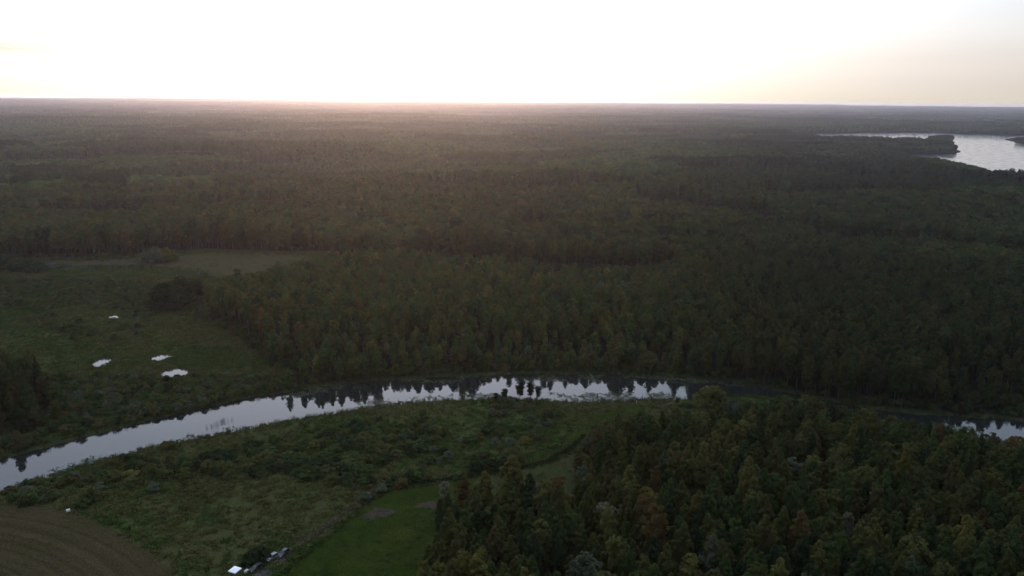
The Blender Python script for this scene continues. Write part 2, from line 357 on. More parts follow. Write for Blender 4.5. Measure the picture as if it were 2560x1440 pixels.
# ------------------------------------------------------------------ ground sheet
az = np.concatenate([np.arange(-180, -46, 6.0), np.arange(-46, 46.001, .25), np.arange(52, 180, 6.0)])
rr = [20., 50., 80., 105., 125., 138.]
while rr[-1] < 640: rr.append(rr[-1] * 1.0048)
while rr[-1] < 23000: rr.append(rr[-1] * 1.0125)
rr = np.array(rr)
AZ, RR = np.meshgrid(np.radians(az), rr)
GX = RR * np.sin(AZ); GY = RR * np.cos(AZ)
gx, gy = GX.ravel(), GY.ravel()
gz = terrain(gx, gy)
gr = np.hypot(gx, gy)
forest_attr = np.ones(len(gx), np.float32)
mk = (gr < 1000) & (gy > -50)
nx, ny = gx[mk], gy[mk]
d_r = sdf(RIVER, nx, ny) + (fbm(nx / 5, ny / 5, 3) - .5) * 2.6
h = (fbm(nx / 9, ny / 9, 17) - .5) * .5
h = h - 2.0 * sstep(1.2, -3.2, d_r)
for P in PONDS:
    c = P.mean(0); m = np.hypot(nx - c[0], ny - c[1]) < 40
    dd = sdf(P, nx[m], ny[m]); h[m] = np.where(dd < 3, h[m] * sstep(0, 3, dd) - 1.2 * sstep(.3, -1.0, dd), h[m])
for P in (FIELD, MEADOW):
    dd = sdf(P, nx, ny); h = np.where(dd < 2, h * sstep(0, 2, dd), h)
gz[mk] += h
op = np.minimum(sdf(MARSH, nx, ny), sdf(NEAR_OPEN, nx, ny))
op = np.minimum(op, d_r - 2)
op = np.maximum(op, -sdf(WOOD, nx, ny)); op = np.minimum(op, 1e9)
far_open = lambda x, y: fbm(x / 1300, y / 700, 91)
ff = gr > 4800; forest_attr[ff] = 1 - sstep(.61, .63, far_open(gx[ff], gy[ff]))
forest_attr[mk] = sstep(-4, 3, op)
ncol, nrow = len(az), len(rr)
ii = np.arange((nrow - 1) * ncol).reshape(nrow - 1, ncol)
jj = np.roll(ii, -1, 1)
quads = np.stack([ii, jj, jj + ncol, ii + ncol], -1).reshape(-1, 4)[:, ::-1]
cap = [(len(gx), k, (k + 1) % ncol) for k in range(ncol)]
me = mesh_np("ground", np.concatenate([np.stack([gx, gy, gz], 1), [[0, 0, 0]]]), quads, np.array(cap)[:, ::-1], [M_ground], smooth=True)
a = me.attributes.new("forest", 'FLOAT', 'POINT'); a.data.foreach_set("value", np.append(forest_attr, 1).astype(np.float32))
tag(obj("ground", me), kind="structure")

def sheet(name, poly, z, mat, wobble=0.0, step=2.0, cat=None):
    p = densify(smooth_poly(poly, 1), step)
    if wobble:
        p = p + wobble * np.stack([fbm(p[:, 0] / 3, p[:, 1] / 3, 61) - .5, fbm(p[:, 0] / 3, p[:, 1] / 3, 67) - .5], 1) * 2
    tris = tessellate_polygon([[Vector((x, y, 0)) for x, y in p]])
    v = np.concatenate([p, np.full((len(p), 1), z)], 1)
    t = np.array(tris)
    a, b, c = v[t[:, 0]], v[t[:, 1]], v[t[:, 2]]
    flip = ((b - a)[:, 0] * (c - a)[:, 1] - (b - a)[:, 1] * (c - a)[:, 0]) < 0
    t[flip] = t[flip][:, ::-1]
    return tag(obj(name, mesh_np(name, v, None, t, [mat])), kind="structure")
def grow(poly, d):
    c = poly.mean(0); e = poly - c; L = np.linalg.norm(e, axis=1, keepdims=True); return c + e * (1 + d / L)
river_wide = np.concatenate([gpoly([(x, y + 30) for x, y in near_bank]), gpoly([(x, y - 18) for x, y in far_bank])])
sheet("river", river_wide, -0.62, M_river, step=20)
for P in PONDS: sheet("pond", grow(P, 1.5), -0.16, M_pond, step=3)
sheet("lake", gpoly([(1900, 322), (3000, 334), (3600, 470), (2700, 470), (2400, 440), (2100, 390), (1850, 345)]), -0.4, M_lake, step=200)
sheet("mown_field", FIELD, 0.05, M_field, .8)
sheet("green_meadow", MEADOW, 0.05, M_meadow, 2.2, 1.2)
STRIP = gpoly([(1300, 1166), (1390, 1128), (1436, 1084), (1476, 1048), (1540, 1020), (1625, 1008), (1660, 1010), (1600, 1028), (1530, 1050), (1480, 1084), (1452, 1122), (1350, 1168)])
sheet("grass_strip", STRIP, 0.12, M_meadow, 2.5, 1.2)
M_hay = ground_material("hay_meadow_grass", ((.048, .042, .021), (.040, .040, .018), (.058, .046, .024)), (.03, .15, 1.2))
M_glade = ground_material("glade_grass", ((.036, .042, .016), (.044, .040, .020), (.026, .036, .012)), (.05, .25, 2.0))
HAY = gpoly([(120, 652), (250, 652), (420, 641), (520, 634), (700, 638), (830, 640), (1000, 652), (1200, 668), (1420, 680), (1600, 684), (1500, 700), (1200, 700), (900, 696), (700, 706), (590, 702), (530, 690), (500, 680), (420, 668), (300, 664), (180, 668)])
sheet("hay_meadow", HAY, 0.30, M_hay, 2.5, 4.0)
sheet("glade", gpoly([(1186, 1196), (1300, 1176), (1380, 1156), (1425, 1132), (1442, 1130), (1540, 1170), (1520, 1300), (1240, 1330), (1180, 1260)]), 0.08, M_glade, 1.5, 2.0)
sheet("dirt_road", gpoly([(600, 1460), (640, 1432), (672, 1412), (700, 1392), (718, 1380), (724, 1386), (712, 1402), (694, 1420), (680, 1440), (660, 1475)]), 0.09, M_road, .8, 1.0)
for c_, a_, b_, sd in (((942, 1283), 31, 15, 1), ((1078, 1264), 26, 12, 2), ((1112, 1268), 14, 13, 5), ((1576, 1040), 26, 9, 3), ((918, 1290), 14, 6, 4)):
    k = np.linspace(0, 2 * math.pi, 40, endpoint=False)
    w_ = 1 + .22 * np.sin(2 * k + sd) + .2 * np.sin(3 * k + 2 * sd) + .14 * np.sin(7 * k + sd) + .10 * np.sin(11 * k)
    sheet("bare_soil", gpoly([(c_[0] + a_ * math.cos(t) * w, c_[1] - b_ * math.sin(t) * w) for t, w in zip(k, w_)]), 0.09 + .004 * sd, M_soil, 1.6, .5)
# ------------------------------------------------------------------ plants: prototypes
def leaf_quads(centres, normals, size, rg, stretch=1.0):
    n = len(centres)
    nrm_ = normals / np.maximum(np.linalg.norm(normals, axis=1, keepdims=True), 1e-6)
    ref = rg.normal(size=(n, 3)); u = np.cross(nrm_, ref); u /= np.linalg.norm(u, axis=1, keepdims=True); w = np.cross(nrm_, u)
    s = (size * rg.uniform(.6, 1.35, n))[:, None] if np.ndim(size) == 0 else (size * rg.uniform(.6, 1.35, n))[:, None]
    j = lambda: rg.uniform(.6, 1.15, (n, 1))
    bend = nrm_ * s * rg.uniform(-.35, .1, (n, 1))
    v = np.stack([centres - u * s * j() * .5, centres - w * s * stretch * j() * .5 + bend, centres + u * s * j() * .5, centres + w * s * stretch * j() * .5 + bend], 1)
    return v.reshape(-1, 3), np.arange(n * 4).reshape(n, 4)
def core_arrays(rg, z0, z1, rad, env, f, ns=9, nr=7):        # the closed mass of inner twigs and leaves
    V = [(0, 0, z0 + .3)]; Q = []
    for i in range(nr):
        t = (i + .6) / nr; e = max(.12, env(t)) * rad * f
        for k in range(ns):
            a_ = 2 * math.pi * (k + .5 * (i % 2)) / ns; w_ = e * rg.uniform(.72, 1.22)
            V.append((w_ * math.cos(a_), w_ * math.sin(a_), z0 + (z1 - z0) * (t + rg.uniform(-.04, .04)) * (.90 if f < .8 else .97)))
    V.append((0, 0, z0 + (z1 - z0) * (.93 if f < .8 else 1.0)))
    for i in range(nr - 1):
        for k in range(ns): Q.append((1 + i * ns + k, 1 + i * ns + (k + 1) % ns, 1 + (i + 1) * ns + (k + 1) % ns, 1 + (i + 1) * ns + k))
    m_ = len(V) - 1
    for k in range(ns):
        Q.append((1 + (nr - 1) * ns + k, 1 + (nr - 1) * ns + (k + 1) % ns, m_, m_)); Q.append((0, 0, 1 + (k + 1) % ns, 1 + k))
    return np.array(V, float), [q for q in Q if len(set(q)) == 4], [tuple(dict.fromkeys(q)) for q in Q if len(set(q)) == 3]
def crown_arrays(seed, z0, z1, rad, env, clumps, per, clump_r, leaf, droop=0.0, core=.62):
    rg = np.random.default_rng(seed)
    C, Nn, Sh = [], [], []
    for k in range(clumps):
        t = rg.uniform(0, 1) ** .85
        e = env(t) * rad
        rho = e * math.sqrt(rg.uniform(.25, 1)) * .90
        th = rg.uniform(0, 2 * math.pi)
        c = np.array([rho * math.cos(th), rho * math.sin(th), z0 + (z1 - z0) * t])
        cr_ = clump_r * rg.uniform(.6, 1.35) * (1 - .45 * t)
        d = rg.normal(size=(per, 3)); d[:, 2] = d[:, 2] * .8 + .35; d[:, 0] += .5 * math.cos(th); d[:, 1] += .5 * math.sin(th); d /= np.linalg.norm(d, axis=1, keepdims=True)
        p = c + d * cr_ * rg.uniform(.75, 1.05, (per, 1)) * np.array([1, 1, .85 + droop])
        C.append(p); Nn.append(d * .55 + np.array([0, 0, .75]) + rg.normal(size=(per, 3)) * .28); Sh.append(np.clip(rg.normal(rg.normal(.5, .17), .10, per), 0, 1))
    C = np.concatenate(C); Nn = np.concatenate(Nn); Sh = np.concatenate(Sh)
    v, q = leaf_quads(C, Nn, leaf, rg, 1.25)
    cv, cq, ct = core_arrays(rg, z0, z1, rad, env, core)
    n = len(v)
    q = np.concatenate([q, np.array(cq) + n, np.array([(a, b, c, a) for a, b, c in ct]) + n]) if False else np.concatenate([q, np.array(cq) + n])
    return np.concatenate([v, cv]), q, np.concatenate([Sh, rg.uniform(.4, .6, len(cq))])
def trunk_mb(seed, z1, rad, lean=.3, limbs=5, env=None, crown_r=3, z0=6):
    rg = random.Random(seed); mb = MB()
    pts = [(0, 0, -.4)]; 
    for k in range(1, 6):
        pts.append((lean * rg.uniform(-1, 1) * k / 5, lean * rg.uniform(-1, 1) * k / 5, z1 * .88 * k / 5))
    mb.tube(pts, [rad * (1.15 - .2 * k) for k in range(6)], 6)
    for k in range(limbs):
        t = rg.uniform(.0, .75); z = z0 + (z1 - z0) * t * .8; a = rg.uniform(0, 6.28); L = crown_r * .75 * (1 - t * .6)
        mb.tube([(0, 0, z), (L * .5 * math.cos(a), L * .5 * math.sin(a), z + L * .35), (L * math.cos(a), L * math.sin(a), z + L * .8)], [rad * .4, rad * .25, rad * .08], 4)
    return mb
def with_shade(me, sh):
    a = me.attributes.new("shade", 'FLOAT', 'FACE'); a.data.foreach_set("value", np.asarray(sh, np.float32)); return me
env_birch = lambda t: max(0, 1 - ((t - .48) / .53) ** 1.5) ** .9 if t > .48 else max(0, 1 - abs((t - .48) / .60) ** 1.8) ** .8
env_oval = lambda t: max(0, 1 - abs((t - .60) / .42) ** 2.4) ** .55 if t > .60 else max(0, 1 - abs((t - .60) / .66) ** 1.8) ** .8
env_round = lambda t: max(0, 1 - abs((t - .50) / .51) ** 2.2) ** .55
env_cone = lambda t: (1 - t) ** .8 * (1 if t > .06 else t / .06 * .6 + .4) + .05
env_dome = lambda t: math.sqrt(max(0, 1 - (t * .97) ** 2))
#           name        z0   z1  radius env   clumps per clump_r leaf  trunk_r bark
KIND = {
    "birch":  (6.0, 20, 3.2, env_birch, 70, 24, 1.05, .60, .12, M_birch),
    "alder":  (4.5, 20, 3.8, env_oval, 70, 26, 1.25, .66, .20, M_bark),
    "aspen":  (3.5, 20, 3.0, env_oval, 52, 28, 1.15, .64, .18, M_bark),
    "willow": (1.2, 12, 5.2, env_dome, 84, 28, 1.45, .70, .26, M_bark),
    "oak":    (3.0, 20, 5.4, env_oval, 95, 26, 1.75, .85, .34, M_bark),
    "forest_birch": (9.0, 20, 2.9, env_round, 44, 22, .95, .58, .12, M_birch),
    "forest_alder": (8.0, 20, 3.5, env_round, 50, 24, 1.15, .66, .18, M_bark),
    "pine":   (7.0, 20, 2.8, env_oval, 40, 28, 1.15, .60, .20, M_bark),
    "spruce": (2.0, 20, 3.1, env_cone, 70, 22, .95, .62, .20, M_bark),
}
PROTO = {}                                                    # kind -> list of (crown mesh, trunk mesh)
PJOIN = {}                                                    # kind -> list of one-mesh trees for the wood as a mass
def joined(cv, cq, sh, mb, bark):
    tv = np.array(mb.v, np.float32); tq = [f for f in mb.f if len(f) == 4]
    n = len(cv); q = np.concatenate([cq, np.array(tq, np.int32) + n]); v = np.concatenate([cv, tv])
    me = mesh_np("tree", v, q, None, [M_leaf, bark], np.concatenate([np.zeros(len(cq)), np.ones(len(tq))]))
    return with_shade(me, np.concatenate([sh, np.full(len(tq), .5)]))
for ki, (kname, (z0, z1, rad, env, cl, per, clr, leaf, tr, bark)) in enumerate(KIND.items()):
    PROTO[kname] = []; PJOIN[kname] = []
    for v_ in range(3):
        s = 100 * ki + v_
        cv, cq, sh = crown_arrays(s, z0, z1, rad, env, cl, per, clr, leaf, .25 if kname == "birch" else 0)
        cm = with_shade(mesh_np("crown", cv, cq, None, [M_leaf]), sh)
        mb = trunk_mb(s, z1, tr, .35, 5, env, rad, z0)
        PROTO[kname].append((cm, mb.mesh("trunk", bark, True)))
        PJOIN[kname].append(bpy.data.objects.new("tree_form", joined(cv, cq, sh, mb, bark)))
MID = []                                                      # lighter trees for the middle distance
for k, kname in enumerate(("birch", "alder", "aspen", "pine", "spruce", "oak")):
    z0, z1, rad, env, cl, per, clr, leaf, tr, bark = KIND[kname]
    for v_ in range(2):
        cv, cq, sh = crown_arrays(900 + 10 * k + v_, z0, z1, rad * 1.1, env, 34, 8, clr * 1.25, 1.15, 0, .86)
        MID.append(bpy.data.objects.new("tree_form", joined(cv, cq, sh, trunk_mb(v_, z1, tr, .3, 0), bark)))
FAR = []                                                      # patches of canopy seen from kilometres away
for v_ in range(4):
    rg = np.random.default_rng(500 + v_); V = []; Q = []; T = []; S = []
    n = 0
    for gx_ in np.arange(-36, 37, 6.5):
        for gy_ in np.arange(-36, 37, 6.5):
            x, y = gx_ + rg.uniform(-2.6, 2.6), gy_ + rg.uniform(-2.6, 2.6); hh = rg.uniform(14, 22); r_ = rg.uniform(2.6, 4.4); k = 6; ph = rg.uniform(0, 1)
            a_ = (np.arange(k) + ph) * 2 * math.pi / k
            ring0 = np.stack([x + r_ * .8 * np.cos(a_), y + r_ * .8 * np.sin(a_), np.full(k, hh * .25)], 1)
            ring1 = np.stack([x + r_ * np.cos(a_ + .4) * rg.uniform(.8, 1.1, k), y + r_ * np.sin(a_ + .4) * rg.uniform(.8, 1.1, k), hh * rg.uniform(.62, .75, k)], 1)
            ring2 = np.stack([x + r_ * .5 * np.cos(a_), y + r_ * .5 * np.sin(a_), hh * rg.uniform(.88, .95, k)], 1)
            V += [ring0, ring1, ring2, [[x, y, hh]]]
            for i in range(k):
                Q += [(n + i, n + (i + 1) % k, n + k + (i + 1) % k, n + k + i), (n + k + i, n + k + (i + 1) % k, n + 2 * k + (i + 1) % k, n + 2 * k + i)]
                T.append((n + 2 * k + i, n + 2 * k + (i + 1) % k, n + 3 * k))
            S += [rg.uniform(0, 1)] * k
            n += 3 * k + 1
    sh = np.concatenate([np.repeat(S, 2), S])
    FAR.append(bpy.data.objects.new("canopy_form", with_shade(mesh_np("canopy", np.concatenate([np.asarray(v, np.float64) for v in V]), Q, T, [M_leaf]), sh)))

# tints: base leaf colours; the far-bank forest also carries painted flare glow
TINT = {"olive": (.074, .078, .024), "green": (.048, .074, .022), "dark green": (.028, .044, .018), "yellow-green": (.112, .104, .028),
        "rust-tinged": (.104, .070, .026), "grey-green": (.082, .094, .056), "brownish": (.078, .068, .026), "pale": (.165, .155, .090)}
TN = list(TINT); TV = np.array([TINT[k] for k in TN])

def stuff_instances(name, pts, protos, which, rotz, scale, tint):
    """one object of kind 'stuff' whose geometry nodes set the given forms on its points"""
    me = bpy.data.meshes.new(name); me.vertices.add(len(pts)); me.vertices.foreach_set("co", np.asarray(pts, np.float32).ravel())
    def att(n, ty, v, key="value"):
        a = me.attributes.new(n, ty, 'POINT'); a.data.foreach_set(key, np.asarray(v).ravel())
    att("which", 'INT', np.asarray(which, np.int32)); att("tint", 'FLOAT_VECTOR', np.asarray(tint, np.float32), "vector")
    rot = np.zeros((len(pts), 3), np.float32); rot[:, 2] = rotz
    att("rot", 'FLOAT_VECTOR', rot, "vector"); att("size", 'FLOAT_VECTOR', np.asarray(scale, np.float32), "vector")
    o = obj(name, me)
    ng = bpy.data.node_groups.new(name, 'GeometryNodeTree')
    ng.interface.new_socket("Geometry", in_out='INPUT', socket_type='NodeSocketGeometry'); ng.interface.new_socket("Geometry", in_out='OUTPUT', socket_type='NodeSocketGeometry')
    gi = ng.nodes.new("NodeGroupInput"); go = ng.nodes.new("NodeGroupOutput"); jn = ng.nodes.new("GeometryNodeJoinGeometry"); L = ng.links.new
    def named(n, ty):
        x = ng.nodes.new("GeometryNodeInputNamedAttribute"); x.data_type = ty; x.inputs["Name"].default_value = n; return x.outputs["Attribute"]
    aw, ar, as_ = named("which", 'INT'), named("rot", 'FLOAT_VECTOR'), named("size", 'FLOAT_VECTOR')
    for i, p in enumerate(protos):
        oi = ng.nodes.new("GeometryNodeObjectInfo"); oi.inputs["Object"].default_value = p; oi.inputs["As Instance"].default_value = True
        cmp = ng.nodes.new("FunctionNodeCompare"); cmp.data_type = 'INT'; cmp.operation = 'EQUAL'; L(aw, cmp.inputs[2]); cmp.inputs[3].default_value = i
        ip = ng.nodes.new("GeometryNodeInstanceOnPoints"); L(gi.outputs[0], ip.inputs["Points"]); L(cmp.outputs[0], ip.inputs["Selection"]); L(oi.outputs["Geometry"], ip.inputs["Instance"])
        L(ar, ip.inputs["Rotation"]); L(as_, ip.inputs["Scale"]); L(ip.outputs[0], jn.inputs[0])
    L(jn.outputs[0], go.inputs[0])
    md = o.modifiers.new("scatter", 'NODES'); md.node_group = ng
    return tag(o, kind="stuff")

# ------------------------------------------------------------------ where the trees stand
def jitter(x0, x1, y0, y1, s, seed, amt=.85):
    rg = np.random.default_rng(seed)
    X, Y = np.meshgrid(np.arange(x0, x1, s), np.arange(y0, y1, s * .9)); X = X + (np.arange(X.shape[0]) % 2)[:, None] * s * .5
    return (X + rg.uniform(-.5, .5, X.shape) * s * amt).ravel(), (Y + rg.uniform(-.5, .5, X.shape) * s * amt).ravel()
def in_view(x, y, deg=52): return (y > 0) & (np.abs(np.arctan2(x, y)) < R(deg))
def bank_h(u): return np.interp(u, [600, 740, 830, 930, 1000, 1090, 1160, 1230, 1300, 1500, 1550, 1620, 1720, 1800, 2000, 2250, 2350, 2410, 2450, 2480, 2520, 2560, 2800],
                                [5, 8, 12, 10, 7, 9, 12, 6, 6, 7, 12, 7, 9, 16, 19, 19, 14, 4, 5, 10, 4, 4, 12])
def pick_tint(x, y, rg, warm):
    n = len(x); w = np.zeros((n, len(TN)))
    w[:, 0] = .42; w[:, 1] = .34; w[:, 2] = .12; w[:, 3] = .06 * warm; w[:, 4] = .010 * warm; w[:, 5] = .008; w[:, 6] = .07 * warm; w[:, 7] = .0
    c = np.cumsum(w, 1); r_ = rg.uniform(0, 1, n)[:, None] * c[:, -1:]
    return np.argmax(c > r_, 1)

# near side: the wood on the right
rg = np.random.default_rng(77)
x, y = jitter(-20, 420, 95, 330, 5.0, 1)
m = inside(WOOD, x, y) & in_view(x, y, 56) & (np.hypot(x, y) > 125); x, y = x[m], y[m]
d_river = sdf(RIVER, x, y); keep = d_river > 2.5; x, y, d_river = x[keep], y[keep], d_river[keep]
hw = np.minimum(16.5 + 4.5 * (fbm(x / 22, y / 22, 71) - .5) * 2 + rg.normal(0, 2.1, len(x)), 3.2 + d_river * .34 + rg.uniform(-.8, 1.2, len(x)))
edge = -sdf(WOOD, x, y); hw *= .80 + .2 * sstep(0, 8, edge)
kw = rg.choice(["birch", "birch", "birch", "birch", "alder", "aspen"], len(x)).astype(object); kw[hw < 6.5] = "willow"; kw[rg.uniform(size=len(x)) < .05] = "willow"
warm = .7 + 1.0 * sstep(160, 40, x)
tw = pick_tint(x, y, rg, warm)
NEAR = [dict(x=a, y=b, h=c, kind=str(k), tint=TN[t], w=None, label=None) for a, b, c, k, t in zip(x, y, hw, kw, tw)]
def special(px, top, hgt, kind, tint, label, width=1.0, base=None, clear=3.2):
    p = ground(px, top, hgt) if base is None else ground(px, base, 0)
    global NEAR
    NEAR = [t for t in NEAR if t["label"] or math.hypot(t["x"] - p[0], t["y"] - p[1]) > clear]
    NEAR.append(dict(x=p[0], y=p[1], h=hgt, kind=kind, tint=tint, w=width, label=label))
special(1110, 1203, 13, "aspen", "pale", "slim tree with a pale top alone beside the bare soil on the green meadow", .8)
special(1280, 1146, 19, "birch", "yellow-green", "tall yellow-green birch rising highest in front of the grassy glade", 1.35, clear=4.5)
special(1212, 1182, 16, "birch", "yellow-green", "pointed yellowish birch just left of the tallest birch by the glade")
special(1160, 1192, 15, "birch", "rust-tinged", "rusty birch behind the slim pale-topped tree at the meadow edge")
special(1330, 1232, 16, "alder", "dark green", "almost black round-topped tree in front of the tall yellow-green birch", 1.2, clear=4)
special(1345, 1212, 14, "aspen", "pale", "small pale-topped tree just right of the black round-topped tree", .6)
special(1395, 1196, 15, "alder", "rust-tinged", "broad rusty-brown tree at the wood edge below the glade", 1.15)
special(1455, 1165, 13, "aspen", "grey-green", "dark tree with a pale cap standing on the right edge of the glade", .9)
special(1780, 972, 20, "willow", "olive", "largest rounded willow standing against the bright river bend", .95, clear=8)
special(1410, 1256, 16, "birch", "yellow-green", "yellow cone-shaped birch below the rusty-brown tree", 1.15)
special(1190, 1396, 17, "birch", "yellow-green", "yellow-green birch at the bottom edge near the green meadow", 1.25)
special(1465, 1392, 15, "willow", "grey-green", "grey-green spreading willow at the bottom edge of the wood", .8, clear=5)
special(1515, 1262, 14, "alder", "pale", "ragged pale-crowned tree in the left half of the near wood", 1.2)
special(1560, 1268, 13.5, "alder", "pale", "second ragged pale-crowned tree right beside another pale crown", 1.1)
special(1385, 1232, 12, "aspen", "rust-tinged", "small reddest tree between the black tree and the yellow cone-shaped birch", .8)
special(1985, 1146, 15, "aspen", "grey-green", "left end tree of a row of pale rounded crowns in the wood", 1.2)
special(2035, 1143, 15, "alder", "yellow-green", "yellowish crown second in the row of pale rounded crowns", 1.1)
special(2075, 1148, 14, "aspen", "pale", "narrow pale crown third in the row of pale rounded crowns", .7)
special(2112, 1147, 14.5, "aspen", "grey-green", "right end tree of the row of pale rounded crowns", .9)
special(2122, 1285, 13, "willow", "pale", "silvery small round crown deep in the right half of the wood", .45)
special(2290, 1352, 16, "willow", "olive", "widest olive crown at the bottom right corner of the wood", .85, clear=6)
special(2210, 1280, 18, "birch", "olive", "tall pointed olive birch left of the widest olive crown")
special(2400, 1180, 15, "birch", "yellow-green", "yellow-topped birch standing near the right end of the river", 1.1)
special(1690, 1060, 15, "alder", "rust-tinged", "orange-tinged tree left of the largest rounded willow", 1.1)
special(1740, 1240, 15, "birch", "yellow-green", "bright yellow-green birch in the middle of the near wood", 1.2)

# left grove by the river, the clump in the marsh, trees on the near bank
x, y = jitter(-330, -150, 180, 420, 6.0, 5)
m = inside(LEFT_GROVE, x, y); x, y = x[m], y[m]
for a, b in zip(x, y): NEAR.append(dict(x=a, y=b, h=min(rg.uniform(13, 19), 2.5 + .36 * float(sdf(RIVER, np.array([a]), np.array([b]))[0])), kind=str(rg.choice(["alder", "birch", "willow"])), tint=str(rg.choice(["olive", "green", "dark green", "brownish"])), w=None, label=None, zone="in the left-edge far-bank grove"))
for i, (px, top, base) in enumerate([(395, 722, 768), (412, 712, 770), (432, 704, 768), (455, 690, 762), (478, 696, 758), (500, 700, 752), (445, 716, 772), (470, 706, 764), (420, 706, 760)]):
    p = ground(px, base); zz = np.linspace(5, 23, 120); z = zz[np.argmin(np.abs(project(np.full(120, p[0]), np.full(120, p[1]), zz)[1] - top))]
    NEAR.append(dict(x=p[0], y=p[1], h=float(z), kind=["alder", "willow", "alder", "aspen", "alder"][i % 5], tint="dark green", w=1.5, label=None, zone="in the dark clump alone in the marsh"))
for px, base, hh, w in [(1262, 998, 4.5, .9), (1300, 997, 7.5, .9), (1326, 997, 8, .8), (1345, 999, 6, .8), (1240, 1003, 3.5, .9)]:
    p = ground(px, base); NEAR.append(dict(x=p[0], y=p[1], h=hh, kind="aspen", tint="dark green", w=w * 1.2, label=None, zone="on the near bank against the bright river"))

for t in NEAR:
    t["r"] = t["h"] / math.hypot(t["x"], t["y"]); u, v = project(np.array(t["x"]), np.array(t["y"]), t["h"] * .8); t["u"], t["v"] = float(u), float(v)
    t["seen"] = -30 < t["u"] < 2590 and t["v"] < 1460
NEAR.sort(key=lambda t: -(t["r"] + (10 if t["label"] else 5 if t.get("zone") else 0) if t["seen"] else -1))
SINGLE, REST = NEAR[:300], NEAR[300:]
MARKS = [("tall yellow-green birch by the glade", 1280, 1146, 19), ("black round-topped tree", 1330, 1232, 16), ("largest rounded willow", 1780, 972, 20), ("yellow cone-shaped birch", 1410, 1256, 16), ("broad rusty-brown tree", 1395, 1196, 15),
         ("yellow-green birch at the bottom edge", 1190, 1396, 17), ("grey-green spreading willow", 1465, 1392, 15), ("ragged pale-crowned trees", 1535, 1265, 14), ("row of pale rounded crowns", 2045, 1146, 14.5),
         ("silvery round crown", 2122, 1285, 13), ("widest olive crown", 2290, 1352, 16), ("tall pointed olive birch", 2210, 1280, 18), ("yellow-topped birch", 2400, 1180, 15), ("orange-tinged tree", 1690, 1060, 15), ("bright yellow-green birch", 1740, 1240, 15)]
MARKS = [(n, ground(px, py, h_)) for n, px, py, h_ in MARKS]
def zone(t):
    if t.get("zone"): return t["zone"]
    best = min(MARKS, key=lambda k: math.hypot(k[1][0] - t["x"], k[1][1] - t["y"])); dx, dy = t["x"] - best[1][0], t["y"] - best[1][1]
    if math.hypot(dx, dy) < 24:
        how = ("right of" if dx > 0 else "left of") if abs(dx) > abs(dy) else ("behind" if dy > 0 else "in front of")
        return ("just " if math.hypot(dx, dy) < 8 else "some way ") + how + " the " + best[0]
    if t["u"] < 1240 and t["v"] > 1180: return "at the wood edge beside the green meadow"
    if t["v"] < 1130: return "in the upper wood towards the river"
    if t["u"] > 2150: return "at the right-hand end of the wood"
    if t["v"] > 1340: return "along the bottom edge of the wood"
    return "in the middle of the wood" if t["u"] > 1600 else "in the left half of the wood"
SHAPE = {"birch": "pointed birch", "alder": "round alder", "aspen": "slender aspen", "willow": "bushy willow"}
def size_word(t):
    if t["h"] > 18.5: return "tall "
    if t["h"] < 9: return "low "
    if t["h"] < 13.5: return "small "
    return ""
for i, t in enumerate(SINGLE):
    k = t["kind"]; s = t["h"] / KIND[k][1]; w = (t["w"] or rg.uniform(.68, .98)) * (s ** .5 if k != "willow" else s)
    if k == "willow" and not t["w"]: w *= .8
    root = empty(k + "_tree", (t["x"], t["y"], 0), rg.uniform(0, 6.28), (w, w, s))
    cm, tm = PROTO[k][i % 3]
    tr_ = obj("trunk", tm, root); cr_ = obj("crown", cm, root)
    cr_["tint"] = [float(c) * .80 for c in TINT[t["tint"]]]
    z = zone(t)
    if t["label"]: tag(root, t["label"], "tree")
    else: tag(root, f"{size_word(t)}{t['tint']} {SHAPE[k]} {z}", "tree", f"{size_word(t)}{t['tint']} trees like the {SHAPE[k]} {z}")

# every further tree of the wood and the near forest as one mass
xa, ya = jitter(-420, 470, 170, 545, 5.2, 3); xb, yb = jitter(-800, 840, 170, 960, 5.7, 4)
ma = np.hypot(xa, ya) < 540; mb_ = np.hypot(xb, yb) >= 540
x = np.concatenate([xa[ma], xb[mb_]]); y = np.concatenate([ya[ma], yb[mb_]])
r_ = np.hypot(x, y); m = in_view(x, y) & (r_ < 960); x, y = x[m], y[m]
d_river = sdf(RIVER, x, y) + (fbm(x / 8, y / 8, 3) - .5) * 3
m = (d_river > 2.0) & ~inside(NEAR_OPEN, x, y) & (sdf(MARSH, x, y) + (fbm(x / 12, y / 12, 23) - .5) * 9 > 0) & ~inside(glade2, x, y) & ~(gap(x, y) & (np.hypot(x, y) > 560))
x, y, d_river = x[m], y[m], d_river[m]
u, v = project(x, y, 10.0)
st = stand(x, y)
near_f1_ = lambda x, y: np.hypot(x, y) < 540
near_f1 = near_f1_(x, y)
hs = np.where(near_f1, 19.5 + 3 * (fbm(x / 40, y / 40, 51) - .5) * 2, stand_h[st])
hs = hs + rg.normal(0, 1.5, len(x))
bh = bank_h(u); hs = np.where(d_river < 45, np.minimum(hs, bh + (hs - bh) * sstep(10, 52, d_river) + rg.uniform(-2.2, 2.4, len(x))), hs)
hs = np.clip(hs, 3.5, 27)
names = list(PJOIN); tabs = np.array([0, 1, 2, 3, 4, 5])
stt = stand_t[st]
p_b = rg.uniform(size=len(x))
big = ~near_f1 & (stt > .62)                                  # stands of broad old crowns
kidx = np.where(p_b < np.where(near_f1, .62, .30), 0, np.where(p_b < .82, 1, np.where(p_b < .92, 2, np.where(stt < .35, 7, 1))))
kidx = np.where(big & (p_b < .8), 4, kidx); kidx = np.where(hs < 7, 3, kidx)
thin = (kidx == 4) & (rg.uniform(size=len(x)) < .35)          # broad crowns stand wider apart
kidx = np.where((kidx == 0) & (d_river > 16), 5, np.where((kidx == 1) & (d_river > 16), 6, kidx))
